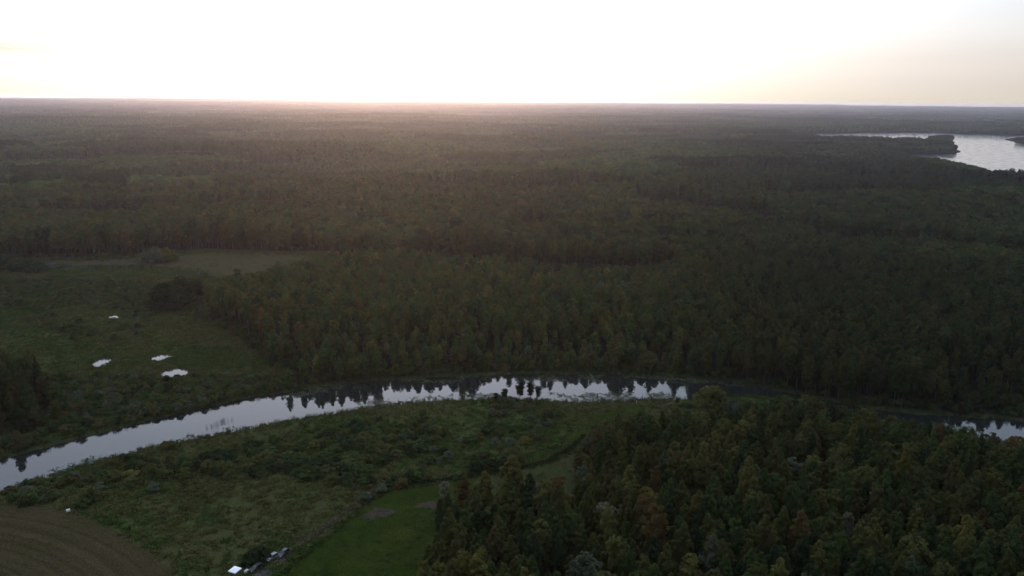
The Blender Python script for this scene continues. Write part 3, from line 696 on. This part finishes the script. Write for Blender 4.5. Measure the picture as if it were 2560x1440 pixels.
x, y, u, v, hs, kidx, ti, st, stt, d_river = [q[~thin] for q in (x, y, u, v, hs, kidx, pick_tint(x, y, rg, np.where(u < 1700, 1.2, .3)), st, stt, d_river)]  # more warm leaf colours on the left, standing in for lens-flare warmth
tint = TV[ti] * np.where(near_f1_(x, y), 1.18 - .52 * sstep(1450, 2000, u), (.75 + .3 * stt) * np.where(kidx == 4, .78, 1) * (1 - .2 * sstep(1500, 2000, u)))[:, None]  # near stand brightened leftwards: the flare's veil is put into the leaf colour
rest_x = np.array([t["x"] for t in REST]); rest_y = np.array([t["y"] for t in REST]); rest_h = np.array([t["h"] for t in REST])
kmap = {n: i for i, n in enumerate(names)}
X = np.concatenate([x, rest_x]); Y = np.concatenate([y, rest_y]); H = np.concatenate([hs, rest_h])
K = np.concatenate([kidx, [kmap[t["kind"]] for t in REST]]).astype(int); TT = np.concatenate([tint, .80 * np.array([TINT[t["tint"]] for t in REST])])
P_near = [o for n in names for o in PJOIN[n]]
zref = np.array([KIND[n][1] for n in names])[K]
S = H / zref; W = np.where(K == 3, S * .85, S ** .6) * rg.uniform(.82, 1.15, len(X)) * np.where(np.arange(len(X)) < len(x), np.where(np.hypot(X, Y) < 540, .92, 1.0), .86)
Z = terrain(X, Y)
near = np.hypot(X, Y) < 560
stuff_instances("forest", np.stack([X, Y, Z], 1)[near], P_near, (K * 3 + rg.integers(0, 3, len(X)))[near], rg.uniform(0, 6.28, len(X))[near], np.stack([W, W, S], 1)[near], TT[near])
# farther: lighter trees out to 2.9 km
x2, y2 = jitter(-2300, 2350, 600, 2950, 6.6, 8)
r2 = np.hypot(x2, y2); m = in_view(x2, y2, 48) & (r2 > 955) & (r2 < 2950); x2, y2 = x2[m], y2[m]
dl = sdf(LAKE, x2, y2); m = ((dl > 4) | (sdf(SPIT, x2, y2) < -4)) & ~gap(x2, y2); x2, y2, dl = x2[m], y2[m], dl[m]
st2 = stand(x2, y2)
h2 = np.clip(stand_h[st2] * .97 + rg.normal(0, 1.6, len(x2)), 8, 27); h2 = np.where(dl < 60, np.clip(h2 * .8, 11, 15), h2); u2, v2 = project(x2, y2, 15.0); h2 = np.where((u2 > 2326) & (u2 < 2392) & (dl < 90) & (v2 < 358), 20, h2)
s2 = stand_t[st2]; k2 = np.where(s2 > .6, np.where(rg.uniform(size=len(x2)) < .6, rg.integers(10, 12, len(x2)), rg.integers(2, 4, len(x2))), np.where(s2 < .3, rg.integers(0, 10, len(x2)), rg.integers(0, 6, len(x2))))
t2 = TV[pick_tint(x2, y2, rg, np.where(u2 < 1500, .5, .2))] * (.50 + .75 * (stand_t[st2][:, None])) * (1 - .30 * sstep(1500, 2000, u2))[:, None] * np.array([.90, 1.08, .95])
far1 = ~near
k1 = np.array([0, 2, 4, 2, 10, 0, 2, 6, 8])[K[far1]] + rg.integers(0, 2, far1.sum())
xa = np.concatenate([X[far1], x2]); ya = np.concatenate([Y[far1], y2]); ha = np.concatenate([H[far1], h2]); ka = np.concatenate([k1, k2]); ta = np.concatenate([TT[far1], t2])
sa = ha / 20; wa = sa ** .6 * rg.uniform(.95, 1.35, len(xa))
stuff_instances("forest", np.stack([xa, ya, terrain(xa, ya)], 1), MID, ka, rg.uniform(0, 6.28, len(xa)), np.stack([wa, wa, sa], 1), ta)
# far canopy out to the horizon
pts = []; sca = []
for (r0, r1, s) in ((2880, 8000, 74), (8000, 22000, 190)):
    x3, y3 = jitter(-r1 * .78, r1 * .78, r0 * .62, r1, s, 19, .35)
    r3 = np.hypot(x3, y3); m = in_view(x3, y3, 48) & (r3 > r0) & (r3 < r1); x3, y3 = x3[m], y3[m]
    m = (sdf(LAKE, x3, y3) > 38) & (far_open(x3, y3) < np.where(np.hypot(x3, y3) > 4800, .62, 9)); x3, y3 = x3[m], y3[m]
    f = s / 74; pts.append(np.stack([x3, y3, terrain(x3, y3) - .5], 1)); sca.append(np.stack([np.full(len(x3), f * 1.02), np.full(len(x3), f * 1.02), rg.uniform(.8, 1.2, len(x3)) * (1.15 if f > 1 else 1)], 1))
pts = np.concatenate(pts); sca = np.concatenate(sca)
t3 = (TV[0] * .3 + TV[1] * .7) * (.35 + 1.3 * fbm(pts[:, 0] / 420, pts[:, 1] / 420, 13))[:, None]
stuff_instances("forest", pts, FAR, rg.integers(0, 4, len(pts)), rg.integers(0, 4, len(pts)) * math.pi / 2, sca, t3)
print("TREES near/mid/far", near.sum(), len(xa), len(pts))

# ------------------------------------------------------------------ shrubs
SHRUB = []
for v_ in range(5):
    cv, cq, sh = crown_arrays(700 + v_, .3, 2.6, 1.9, env_dome, 26, 26, .75, .42)
    SHRUB.append((with_shade(mesh_np("foliage", cv, cq, None, [M_leaf]), sh), None))
stem_mb = MB()
for k in range(5):
    a_ = k * 1.26; stem_mb.tube([(.1 * math.cos(a_), .1 * math.sin(a_), -.2), (.5 * math.cos(a_), .5 * math.sin(a_), 1.0), (.9 * math.cos(a_), .9 * math.sin(a_), 1.9)], [.06, .045, .02], 4)
M_STEM = stem_mb.mesh("stems", M_bark)
n_shrub = 0
def shrub(x, y, w, h, tint, label, group=None):
    global n_shrub
    root = empty("willow_shrub", (x, y, 0), rg.uniform(0, 6.28), (w / 3.8, w / 3.8, h / 3.0))
    f = obj("foliage", SHRUB[n_shrub % 5][0], root); f["tint"] = [float(c) for c in TINT[tint]]; obj("stems", M_STEM, root)
    n_shrub += 1
    return tag(root, label, "shrub", group)
# the round willow in the marsh and the dark bushes at its left
for px, base, w, hh, lb in ((372, 654, 14, 9.5, "grey-green left end bush of the big willow dome at the back of the marsh"), (392, 657, 15, 12, "broad grey-green bush in the front middle of the marsh's big willow dome"),
                            (412, 655, 15, 12.5, "tallest yellow-green bush of the big willow dome at the back of the marsh"), (430, 652, 12, 9, "lower yellow-green right end bush of the marsh's big willow dome")):
    p = ground(px, base); shrub(p[0], p[1], w, hh, "grey-green" if px < 400 else "yellow-green", lb, "pale willow bushes at the back of the marsh")
for px, base, w, hh in ((52, 676, 13, 8.5), (78, 680, 15, 9.5), (100, 677, 10, 6.5), (6, 672, 14, 11), (-20, 676, 14, 12)):
    p = ground(px, base); shrub(p[0], p[1], w, hh, "dark green", "dark bush at the marsh's left edge below the forest", "dark bushes at the left edge of the marsh")
for px, base, w, hh, ti_, lb in ((385, 1228, 3.6, 3.0, "grey-green", "single round grey-green bush on the dark rough ground left of the scrub"),
                                 (325, 1196, 6.0, 2.6, "yellow-green", "wide yellow-green bush at the left end of the scrub by the river"),
                                 (1315, 1108, 4.6, 2.6, "yellow-green", "lone pale green bush in the open grass below the near bank"),
                                 (1276, 1098, 3.6, 2.2, "green", "small dark green bush just left of the lone pale green bush"),
                                 (1390, 1120, 4.0, 2.0, "green", "low bush beside the dark ditch on the right of the glade"),
                                 (198, 808, 4.5, 3.6, "dark green", "small lone dark bush in the open marsh left of the long thin pool"),
                                 (285, 850, 4.5, 3.2, "dark green", "dark bush left of a row of bushes above the bright pools"),
                                 (345, 820, 3.5, 3.0, "dark green", "dark bush right of a row of bushes above the bright pools"),
                                 (640, 1402, 5.5, 4.2, "dark green", "black thick bush behind the parked cars and the white canopy"),
                                 (655, 1392, 4.5, 3.6, "dark green", "second black bush right behind the pale-roofed parked car"),
                                 (622, 1408, 4.0, 3.0, "dark green", "low dark bush touching the back of the white canopy")):
    p = ground(px, base); shrub(p[0], p[1], w, hh, ti_, lb)
for k in range(9):                                           # dark hedge-like clump left of the glade
    p = ground(1182 + k * 11, 1178 - k * 1.2 - (k % 2) * 4); shrub(p[0], p[1], rg.uniform(3.6, 4.8), rg.uniform(3.2, 4.4), "dark green", "black-green bush in the dark clump left of the glade", "dark bushes clumped left of the glade")
x, y = jitter(-140, 10, 180, 320, 3.9, 21)
sd = sdf(SCRUB, x, y) + (fbm(x / 10, y / 10, 29) - .5) * 8
m = (sd < 0) & (fbm(x / 7, y / 7, 33) > .36); x, y, sd = x[m], y[m], sd[m]
order = np.argsort(np.hypot(x, y)); x, y, sd = x[order], y[order], sd[order]
cut = 255
u_s, v_s = project(x, y, 0)
for i in range(min(cut, len(x))):
    hh = rg.uniform(2.0, 3.6) * (1.15 if v_s[i] > 1170 else 1); tn = str(rg.choice(["green", "olive", "dark green", "olive", "green", "green", "dark green"]))
    part = "along the front of the bank scrub" if v_s[i] > 1170 else "halfway up the scrub" if v_s[i] > 1110 else "at the back of the scrub"
    ww = rg.uniform(3.4, 5.2); size = ("tall " if hh > 3.1 else "low " if hh < 2.45 else "") + ("broad " if ww > 4.8 else "narrow " if ww < 4.0 else "")
    side = "left end" if u_s[i] < 560 else "left half" if u_s[i] < 740 else "middle" if u_s[i] < 900 else "right end"
    shrub(x[i], y[i], ww, hh, tn, f"{size}{tn} bush {part}, {side}", f"{size}{tn} bushes {part}, {side}")
print("SHRUBS", n_shrub, len(x))
SHRUB_O = [bpy.data.objects.new("shrub_form", s[0]) for s in SHRUB]
sx, sy = x[cut:], y[cut:]
# low scrub over the marsh and along the banks, too many to count
xs, ys = jitter(-420, 330, 150, 560, 2.6, 31)
m = in_view(xs, ys, 46); xs, ys = xs[m], ys[m]
mar = inside(MARSH, xs, ys); nea = inside(NEAR_OPEN, xs, ys) & ~inside(WOOD, xs, ys) & ~inside(MEADOW, xs, ys) & ~inside(FIELD, xs, ys) & ~inside(STRIP, xs, ys)
dr = sdf(RIVER, xs, ys)
dens = fbm(xs / 26, ys / 26, 43); loc = fbm(xs / 5, ys / 5, 47)
pu, pv = project(xs, ys, 0)
lowm = mar & (((dens > .62) & (loc > .46)) | ((pv > 940) & (pv < 1075) & (loc > .38)) | ((pv > 700) & (pv < 775) & (pu < 380) & (loc > .42)))
lown = nea & (dr > 2) & ((dens > .64) & (loc > .54))
m = (lowm | lown) & (dr > 1.5) & ~inside(HAY, xs, ys)
for c in PONDS: m &= np.hypot(xs - c.mean(0)[0], ys - c.mean(0)[1]) > np.max(np.linalg.norm(c - c.mean(0), axis=1)) + 1.5
xs, ys, pv = np.concatenate([xs[m], sx]), np.concatenate([ys[m], sy]), np.concatenate([pv[m], np.zeros(len(sx))])
hh = rg.uniform(.9, 2.4, len(xs)) * np.where(pv > 940, 1.25, .9)
tt = TV[rg.choice([0, 1, 1, 2, 5, 6], len(xs))] * .95
stuff_instances("scrub", np.stack([xs, ys, np.zeros(len(xs))], 1), SHRUB_O, rg.integers(0, 5, len(xs)), rg.uniform(0, 6.28, len(xs)), np.stack([hh / 2.6, hh / 2.6, hh / 3.0], 1), tt)

xe, ye = jitter(-420, 470, 170, 560, 2.3, 57)
m = in_view(xe, ye, 46); xe, ye = xe[m], ye[m]
de = sdf(RIVER, xe, ye); dm = sdf(MARSH, xe, ye)
m = (((de > 2.2) & (de < 11) & ~inside(NEAR_OPEN, xe, ye)) | ((dm > -3) & (dm < 4))) & ~inside(NEAR_OPEN, xe, ye) & (de > 2.2) & (fbm(xe / 6, ye / 6, 59) > .36) & ~inside(HAY, xe, ye)
xe, ye, de = xe[m], ye[m], de[m]; he = rg.uniform(1.2, 3.6, len(xe)) * (.55 + .45 * sstep(2, 9, de))
stuff_instances("undergrowth", np.stack([xe, ye, np.zeros(len(xe))], 1), SHRUB_O, rg.integers(0, 5, len(xe)), rg.uniform(0, 6.28, len(xe)), np.stack([he / 2.4, he / 2.4, he / 3.0], 1), TV[rg.choice([0, 1, 2, 2, 6], len(xe))] * .9)

# ------------------------------------------------------------------ grass, reeds, lily pads
TUFT = []
for v_ in range(4):
    g_ = np.random.default_rng(800 + v_); n = 56
    c = np.stack([g_.normal(0, .55, n), g_.normal(0, .55, n), g_.uniform(.15, .55, n)], 1)
    nn = g_.normal(size=(n, 3)); nn[:, 2] = np.abs(nn[:, 2]) * .6 + .25
    v, q = leaf_quads(c, nn, .40, g_, 1.3); TUFT.append(bpy.data.objects.new("tuft_form", with_shade(mesh_np("tuft", v, q, None, [M_leaf]), g_.uniform(0, 1, n))))
REED = []
for v_ in range(3):
    g_ = np.random.default_rng(850 + v_); V = []; Q = []
    for k in range(26):
        b = g_.normal(0, .45, 2); a_ = g_.uniform(0, 6.28); d = np.array([math.cos(a_), math.sin(a_)]) * .05; hh_ = g_.uniform(.9, 1.9); tip = b + g_.normal(0, .22, 2)
        V += [(*(b - d), -.3), (*(b + d), -.3), (*(tip + d * .3), hh_), (*(tip - d * .3), hh_)]; Q.append((4 * k, 4 * k + 1, 4 * k + 2, 4 * k + 3))
    REED.append(bpy.data.objects.new("reed_form", with_shade(mesh_np("reed", np.array(V), np.array(Q), None, [M_leaf]), g_.uniform(0, 1, 26))))
xs, ys = jitter(-430, 340, 140, 640, 1.75, 61)
m = in_view(xs, ys, 45); xs, ys = xs[m], ys[m]
dr = sdf(RIVER, xs, ys)
ok = (inside(MARSH, xs, ys) | (inside(NEAR_OPEN, xs, ys) & ~inside(WOOD, xs, ys) & ~inside(FIELD, xs, ys) & (sdf(MEADOW, xs, ys) > .3) & ((sdf(STRIP, xs, ys) > -.5) | (rg.uniform(size=len(xs)) < .2)))) & (dr > .2)
for c in PONDS: ok &= sdf(c, xs, ys) > .4
ok &= ~inside(HAY, xs, ys) | (rg.uniform(size=len(xs)) < .12) | ((sdf(HAY, xs, ys) > -6) & (rg.uniform(size=len(xs)) < .5))
ok &= rg.uniform(size=len(xs)) < .55 + .45 * sstep(.35, .6, fbm(xs / 14, ys / 14, 63))
xs, ys = xs[ok], ys[ok]
GT = np.array([(.054, .080, .019), (.040, .069, .016), (.086, .081, .028), (.070, .074, .023)])
br = sstep(.42, .6, fbm(xs / 30, ys / 30, 65))[:, None]
pick = np.where(rg.uniform(size=len(xs)) < br[:, 0], rg.integers(2, 4, len(xs)), rg.integers(0, 2, len(xs)))
gt = GT[pick] * rg.uniform(.8, 1.2, (len(xs), 1))
pu, pv = project(xs, ys, 0)
pale = (pu < 345) & (pu > 90) & (np.abs(pv - (664 + (pu - 200) * -.01)) < 8) & (fbm(xs / 6, ys / 3, 69) > .45)
pale |= (np.abs(pu - 518) < 24) & (np.abs(pv - 686) < 5)
gt[pale] = (.11, .115, .115)
gs = rg.uniform(.8, 1.5, len(xs)); gh = rg.uniform(.4, 1.1, len(xs)) * (.6 + .8 * fbm(xs / 11, ys / 11, 79))
stuff_instances("grass", np.stack([xs, ys, np.full(len(xs), -.05)], 1), TUFT, rg.integers(0, 4, len(xs)), rg.uniform(0, 6.28, len(xs)), np.stack([gs, gs, gh], 1), gt)
xm, ym = jitter(-75, 60, 120, 300, 1.3, 97)
dm = sdf(MEADOW, xm, ym); keep_ = (dm < .6) & ~inside(WOOD, xm, ym) & (rg.uniform(size=len(xm)) < np.where(dm > -1.6, .9, .10 + .35 * (fbm(xm / 9, ym / 9, 101) > .56)))
xm, ym, dm = xm[keep_], ym[keep_], dm[keep_]
sm = rg.uniform(.5, 1.0, len(xm)); hm = np.where(dm > -1.6, rg.uniform(.3, .7, len(xm)), rg.uniform(.10, .22, len(xm)))
stuff_instances("meadow_tussocks", np.stack([xm, ym, np.full(len(xm), .03)], 1), TUFT, rg.integers(0, 4, len(xm)), rg.uniform(0, 6.28, len(xm)), np.stack([sm, sm, hm], 1), np.array([(.030, .052, .012), (.040, .050, .014), (.022, .040, .010)])[rg.integers(0, 3, len(xm))])
# sedge and reeds along both banks
e = densify(RIVER, .8); npond = len(e); e = np.concatenate([e] + [densify(grow(P, .9), .5) for P in PONDS]); small = np.arange(len(e)) >= npond; e = e + rg.normal(0, 1, e.shape) * np.where(small, .3, .65)[:, None]
m = in_view(e[:, 0], e[:, 1], 46) & (rg.uniform(size=len(e)) < .75); e, small = e[m], small[m]
sz = rg.uniform(.45, 1.05, len(e)) * np.where(small, .45, 1)
stuff_instances("reeds", np.stack([e[:, 0], e[:, 1], np.full(len(e), -.35)], 1), REED, rg.integers(0, 3, len(e)), rg.uniform(0, 6.28, len(e)), np.stack([sz * 1.3, sz * 1.3, sz], 1), np.array([(.040, .050, .020)]) * rg.uniform(.7, 1.4, (len(e), 1)))
# lily pads
PAD = []
for v_ in range(3):
    g_ = np.random.default_rng(870 + v_); V = []; T = []; n = 0
    for k in range(22):
        cx, cy_ = g_.normal(0, 1.1, 2); r0 = g_.uniform(.16, .34); tl = g_.normal(0, .05, 2)
        a_ = np.linspace(.25, 6.03, 8); V.append((cx, cy_, .015)); V += [(cx + r0 * math.cos(t), cy_ + r0 * math.sin(t), .02 + r0 * (tl[0] * math.cos(t) + tl[1] * math.sin(t))) for t in a_]
        T += [(n, n + 1 + i, n + 2 + i) for i in range(7)]; n += 9
    PAD.append(bpy.data.objects.new("pad_form", with_shade(mesh_np("pads", np.array(V), None, np.array(T), [M_leaf]), g_.uniform(0, 1, len(T)))))
xp, yp = jitter(-330, 300, 190, 420, 2.1, 91)
m = inside(RIVER, xp, yp); xp, yp = xp[m], yp[m]
pu, pv = project(xp, yp, -.6); dr = -sdf(RIVER, xp, yp)
far_y = np.interp(pu, [p[0] for p in far_bank[::-1]], [p[1] for p in far_bank[::-1]]); near_y = np.interp(pu, [p[0] for p in near_bank], [p[1] for p in near_bank])
k = (pv - far_y) / (near_y - far_y)
nz = fbm(xp / 9, yp / 5, 93)
m = ((pu > 735) & (pu < 2000) & (k < .30) & (nz > .44 + .9 * np.maximum(0, k - .1))) | ((pu > 1340) & (pu < 1720) & (k > .72) & (nz > .50)) | ((pu > 900) & (pu < 1300) & (k > .80) & (nz > .55)) | ((pu < 735) & (k > .86) & (nz > .60)) | ((pu > 2330) & (pu < 2440) & (k > .6))
xp, yp = xp[m], yp[m]
stuff_instances("lily_pads", np.stack([xp, yp, np.full(len(xp), -.61)], 1), PAD, rg.integers(0, 3, len(xp)), rg.uniform(0, 6.28, len(xp)), np.full((len(xp), 3), 1.0) * rg.uniform(.8, 1.2, (len(xp), 1)), np.array([(.060, .070, .040)]) * rg.uniform(.7, 1.5, (len(xp), 1)))
# dry grass ridge beside the track and the dark weed-grown ditch edge
ridge = densify(gpoly([(700, 1396), (735, 1370), (790, 1334), (850, 1290), (900, 1254), (944, 1222)]), .55, False)
q = np.concatenate([ridge + rg.normal(0, .28, ridge.shape) for _ in range(3)])
stuff_instances("dry_grass", np.stack([q[:, 0], q[:, 1], np.zeros(len(q))], 1), TUFT, rg.integers(0, 4, len(q)), rg.uniform(0, 6.28, len(q)), np.full((len(q), 3), 1.0) * rg.uniform(.5, .9, (len(q), 1)), np.array([(.115, .098, .060)]) * rg.uniform(.7, 1.3, (len(q), 1)))
ditch = densify(gpoly([(944, 1222), (1020, 1212), (1092, 1202), (1160, 1191), (1230, 1180), (1310, 1168), (1370, 1153), (1425, 1122), (1460, 1090)]), .5, False)
q = np.concatenate([ditch + rg.normal(0, .35, ditch.shape) for _ in range(3)])
s_ = rg.uniform(.45, .85, (len(q), 1))
stuff_instances("ditch_weeds", np.stack([q[:, 0], q[:, 1], np.zeros(len(q))], 1), TUFT, rg.integers(0, 4, len(q)), rg.uniform(0, 6.28, len(q)), np.repeat(s_, 3, 1), np.array([(.024, .028, .014)]) * rg.uniform(.7, 1.3, (len(q), 1)))

# reeds standing in the open water
def reed_clump(pts, label):
    V = []; Q = []; g_ = np.random.default_rng(5)
    for (px, py, n) in pts:
        b = ground(px, py, -.6)
        for k in range(n):
            c = b + g_.normal(0, .55, 2); hh_ = g_.uniform(1.0, 1.7); a_ = g_.uniform(0, 6.28); d = np.array([math.cos(a_), math.sin(a_)]) * .05; tp = c + g_.normal(0, .15, 2); i = len(V)
            V += [(*(c - d), -1.2), (*(c + d), -1.2), (*(tp + d * .4), hh_ - .6), (*(tp - d * .4), hh_ - .6)]; Q.append((i, i + 1, i + 2, i + 3))
    o = obj("reed_clump", with_shade(mesh_np("reed_clump", np.array(V), np.array(Q), None, [M_leaf]), g_.uniform(0, 1, len(Q)))); o["tint"] = [.03, .034, .018]
    return tag(o, label, "reeds")
reed_clump([(522, 1069, 9), (530, 1067, 9), (538, 1065, 7), (546, 1060, 8), (554, 1056, 14), (560, 1054, 10), (574, 1052, 4), (580, 1051, 4)], "dark upright reeds standing in the bright open water of the river")

# ------------------------------------------------------------------ small things by the track
M_white = principled("white_cloth", (.80, .80, .80), .5, noise=.03, scale=1.0)
M_wrap = principled("bale_wrap", (.46, .47, .45), .45, noise=.08, scale=2.0)
M_steel = principled("grey_metal", (.22, .22, .23), .5, .6, noise=.1)
M_glass = principled("dark_glass", (.012, .013, .015), .05)
M_tyre = principled("rubber", (.02, .02, .02), .8, noise=.1)
M_rim = principled("wheel_rim", (.45, .45, .46), .35, .8)
M_lamp = principled("lamp_glass", (.55, .50, .48), .15)
M_red = principled("tail_lamp", (.25, .02, .02), .2)
def canopy():
    p = ground(587, 1423, 2.6); root = empty("canopy_tent", (p[0], p[1], 0.05), R(45) + math.atan2(-p[0], p[1]))
    tag(root, "small white square canopy on posts beside the dirt track", "canopy")
    s = 1.15; mb = MB(); z = 2.45
    mb.add([(-s, -s, z), (s, -s, z), (s, s, z), (-s, s, z), (0, 0, z + .22), (-s, -s, z - .04), (s, -s, z - .04), (s, s, z - .04), (-s, s, z - .04)],
           [(0, 1, 4), (1, 2, 4), (2, 3, 4), (3, 0, 4), (5, 8, 7, 6)]); mb.build("roof_cloth", M_white, root)
    vb = MB()
    for sx_, sy_, a_, b_ in ((0, -1, 2 * s, .03), (0, 1, 2 * s, .03), (-1, 0, .03, 2 * s), (1, 0, .03, 2 * s)): vb.box((sx_ * (s + .018), sy_ * (s + .018), z - .11), (a_, b_, .2))
    vb.build("valance", M_white, root)
    for a_ in (-1, 1):
        for b_ in (-1, 1):
            pb = MB(); pb.box((a_ * (s - .08), b_ * (s - .08), 1.19), (.06, .06, 2.42)); pb.build("post", M_steel, root)
canopy()
def car(px, py, rz, paint, label, group="cars parked beside the dirt track", kind="hatch"):
    p = ground(px, py); root = empty("parked_car", (p[0], p[1], 0.06), rz, (.9, .9, .9))
    tag(root, label, "car", group)
    Lh, Wd = 2.1, .86
    prof = [(-Lh, .32), (-Lh - .02, .62), (-Lh + .08, .86), (-1.72, .95), (.78, .93), (1.55, .84), (Lh - .04, .68), (Lh, .45), (Lh - .06, .28), (-Lh + .1, .26)]
    def extrude(pr, w0, w1, mb):
        n = len(pr); zz = [q[1] for q in pr]; z0_, z1_ = min(zz), max(zz)
        ww = [w0 + (w1 - w0) * (q[1] - z0_) / (z1_ - z0_) for q in pr]
        mb.add([(q[0], -w, q[1]) for q, w in zip(pr, ww)] + [(q[0], w, q[1]) for q, w in zip(pr, ww)],
               [tuple(range(n)), tuple(range(2 * n - 1, n - 1, -1))] + [(i, i + n, (i + 1) % n + n, (i + 1) % n) for i in range(n)])
    b = MB(); extrude(prof, Wd, Wd - .05, b); b.build("body", paint, root)
    g = MB(); extrude([(-1.86, .94), (-1.42, 1.40), (.12, 1.41), (.92, .93)], Wd - .06, .60, g); g.build("window_glass", M_glass, root)
    rf = MB(); extrude([(-1.46, 1.405), (-1.36, 1.475), (.02, 1.475), (.14, 1.41)], .625, .57, rf); rf.build("roof", paint, root)
    for sy_ in (-1, 1):
        pl = MB()
        for x0_, x1_ in ((-.42, -.36), ): pl.tube([(x0_, sy_ * (Wd - .055), .94), (x1_, sy_ * .612, 1.41)], [.035, .035], 4)
        pl.build("pillar", paint, root)
        mr = MB(); mr.box((.62, sy_ * (Wd + .05), .98), (.14, .18, .13), .8); mr.build("mirror", paint, root)
        hl = MB(); hl.box((Lh - .06, sy_ * .62, .66), (.12, .30, .12), .85); hl.build("headlight", M_lamp, root)
        tl = MB(); tl.box((-Lh + .02, sy_ * .66, .76), (.10, .24, .16), .85); tl.build("tail_light", M_red, root)
        for x_ in (-1.28, 1.30):
            wm = MB(); wm.tube([(x_, sy_ * (Wd - .19), .31), (x_, sy_ * (Wd + .015), .31)], [.31, .31], 12); w_ = wm.build("wheel", M_tyre, root, smooth=False)
            rm = MB(); rm.tube([(x_, sy_ * (Wd + .012), .31), (x_, sy_ * (Wd + .025), .31)], [.19, .17], 10); rm.build("rim", M_rim, w_)
road_dir = ground(640, 1432) - ground(716, 1384); rz = math.atan2(road_dir[1], road_dir[0])
car(681, 1397, rz, principled("silver_paint", (.13, .13, .135), .4, .1, noise=.02), "grey car with a pale shining roof parked nearest the black bushes")
car(709, 1387, rz + .15, principled("grey_paint", (.035, .033, .037), .5, .3, noise=.03), "dull dark grey car parked behind the pale-roofed car at the meadow corner")
car(641, 1424, rz - .05, principled("dark_paint", (.018, .019, .022), .5, .3, noise=.03), "darkest car parked between the pale-roofed car and the white canopy")
def crate():
    p = ground(616, 1431); root = empty("storage_chest", (p[0], p[1], .07), rz + .2); tag(root, "small pale box on the ground right beside the white canopy", "box")
    b = MB(); b.box((0, 0, .25), (1.1, .6, .5)); b.build("chest_body", principled("pale_box", (.40, .40, .36), .6, noise=.1), root)
    l = MB(); l.box((0, 0, .55), (1.16, .66, .08), .96); l.build("lid", principled("pale_lid", (.46, .46, .42), .5, noise=.1), root)
crate()
def bale():
    p = ground(171, 1281); o_ = empty("hay_bale", (p[0], p[1], .05), R(25), (.84, .84, .84)); tag(o_, "round hay bale in white wrap on the mown brown field", "bale")
    n = 20; mb = MB(); prof = [(-.60, .50), (-.585, .57), (-.5, .62), (0, .635), (.5, .62), (.585, .57), (.60, .50)]
    mb.tube([(x_, 0, .62) for x_, _ in prof], [r for _, r in prof], n); mb.build("wrap", M_wrap, o_, smooth=True)
    tw_ = MB()
    for x_ in (-.3, 0, .3): tw_.tube([(x_ - .015, 0, .62), (x_ + .015, 0, .62)], [.64, .64], n)
    tw_.build("twine", principled("twine", (.45, .46, .43), .7), o_)
bale()
def post(px, py, h_, label):
    p = ground(px, py); mb = MB(); mb.box((0, 0, h_ / 2 - .1), (.14, .14, h_), .85); o = mb.build("marker_post", M_white, loc=(p[0], p[1], 0)); tag(o, label, "post")
post(1591, 1009, 1.5, "short white post on the near river bank above the grassy track")

# ------------------------------------------------------------------ haze: one closed box of air
hz = MB(); hz.box((0, 0, 57.5), (47000, 47000, 135))
m, t, out = material("haze_air"); pv_ = N(t, "ShaderNodeVolumePrincipled"); pv_.inputs["Color"].default_value = (.70, .80, 1.0, 1); pv_.inputs["Density"].default_value = HAZE_DENSITY; pv_.inputs["Anisotropy"].default_value = HAZE_G
t.links.new(pv_.outputs[0], out.inputs["Volume"])
tag(hz.build("haze", m), kind="stuff")

# look-alikes that still share a label are told apart by their order from left to right
shared = {}
for o in col.objects:
    if o.get("category") in ("tree", "shrub"): shared.setdefault(o["label"], []).append(o)
ORD = ["first", "second", "third", "fourth", "fifth", "sixth", "seventh", "eighth", "ninth"]; NUM = dict(zip(range(2, 10), ["two", "three", "four", "five", "six", "seven", "eight", "nine"]))
for lb, os_ in shared.items():
    if 2 <= len(os_) <= 9 and len(lb.split()) <= 11:
        os_.sort(key=lambda o: float(project(np.array(o.location.x), np.array(o.location.y), 0.0)[0]))
        for i, o in enumerate(os_):
            o["label"] = lb + (", rightmost of " if i == len(os_) - 1 else ", leftmost of " if i == 0 else ", " + ORD[i] + " from left of ") + NUM[len(os_)]
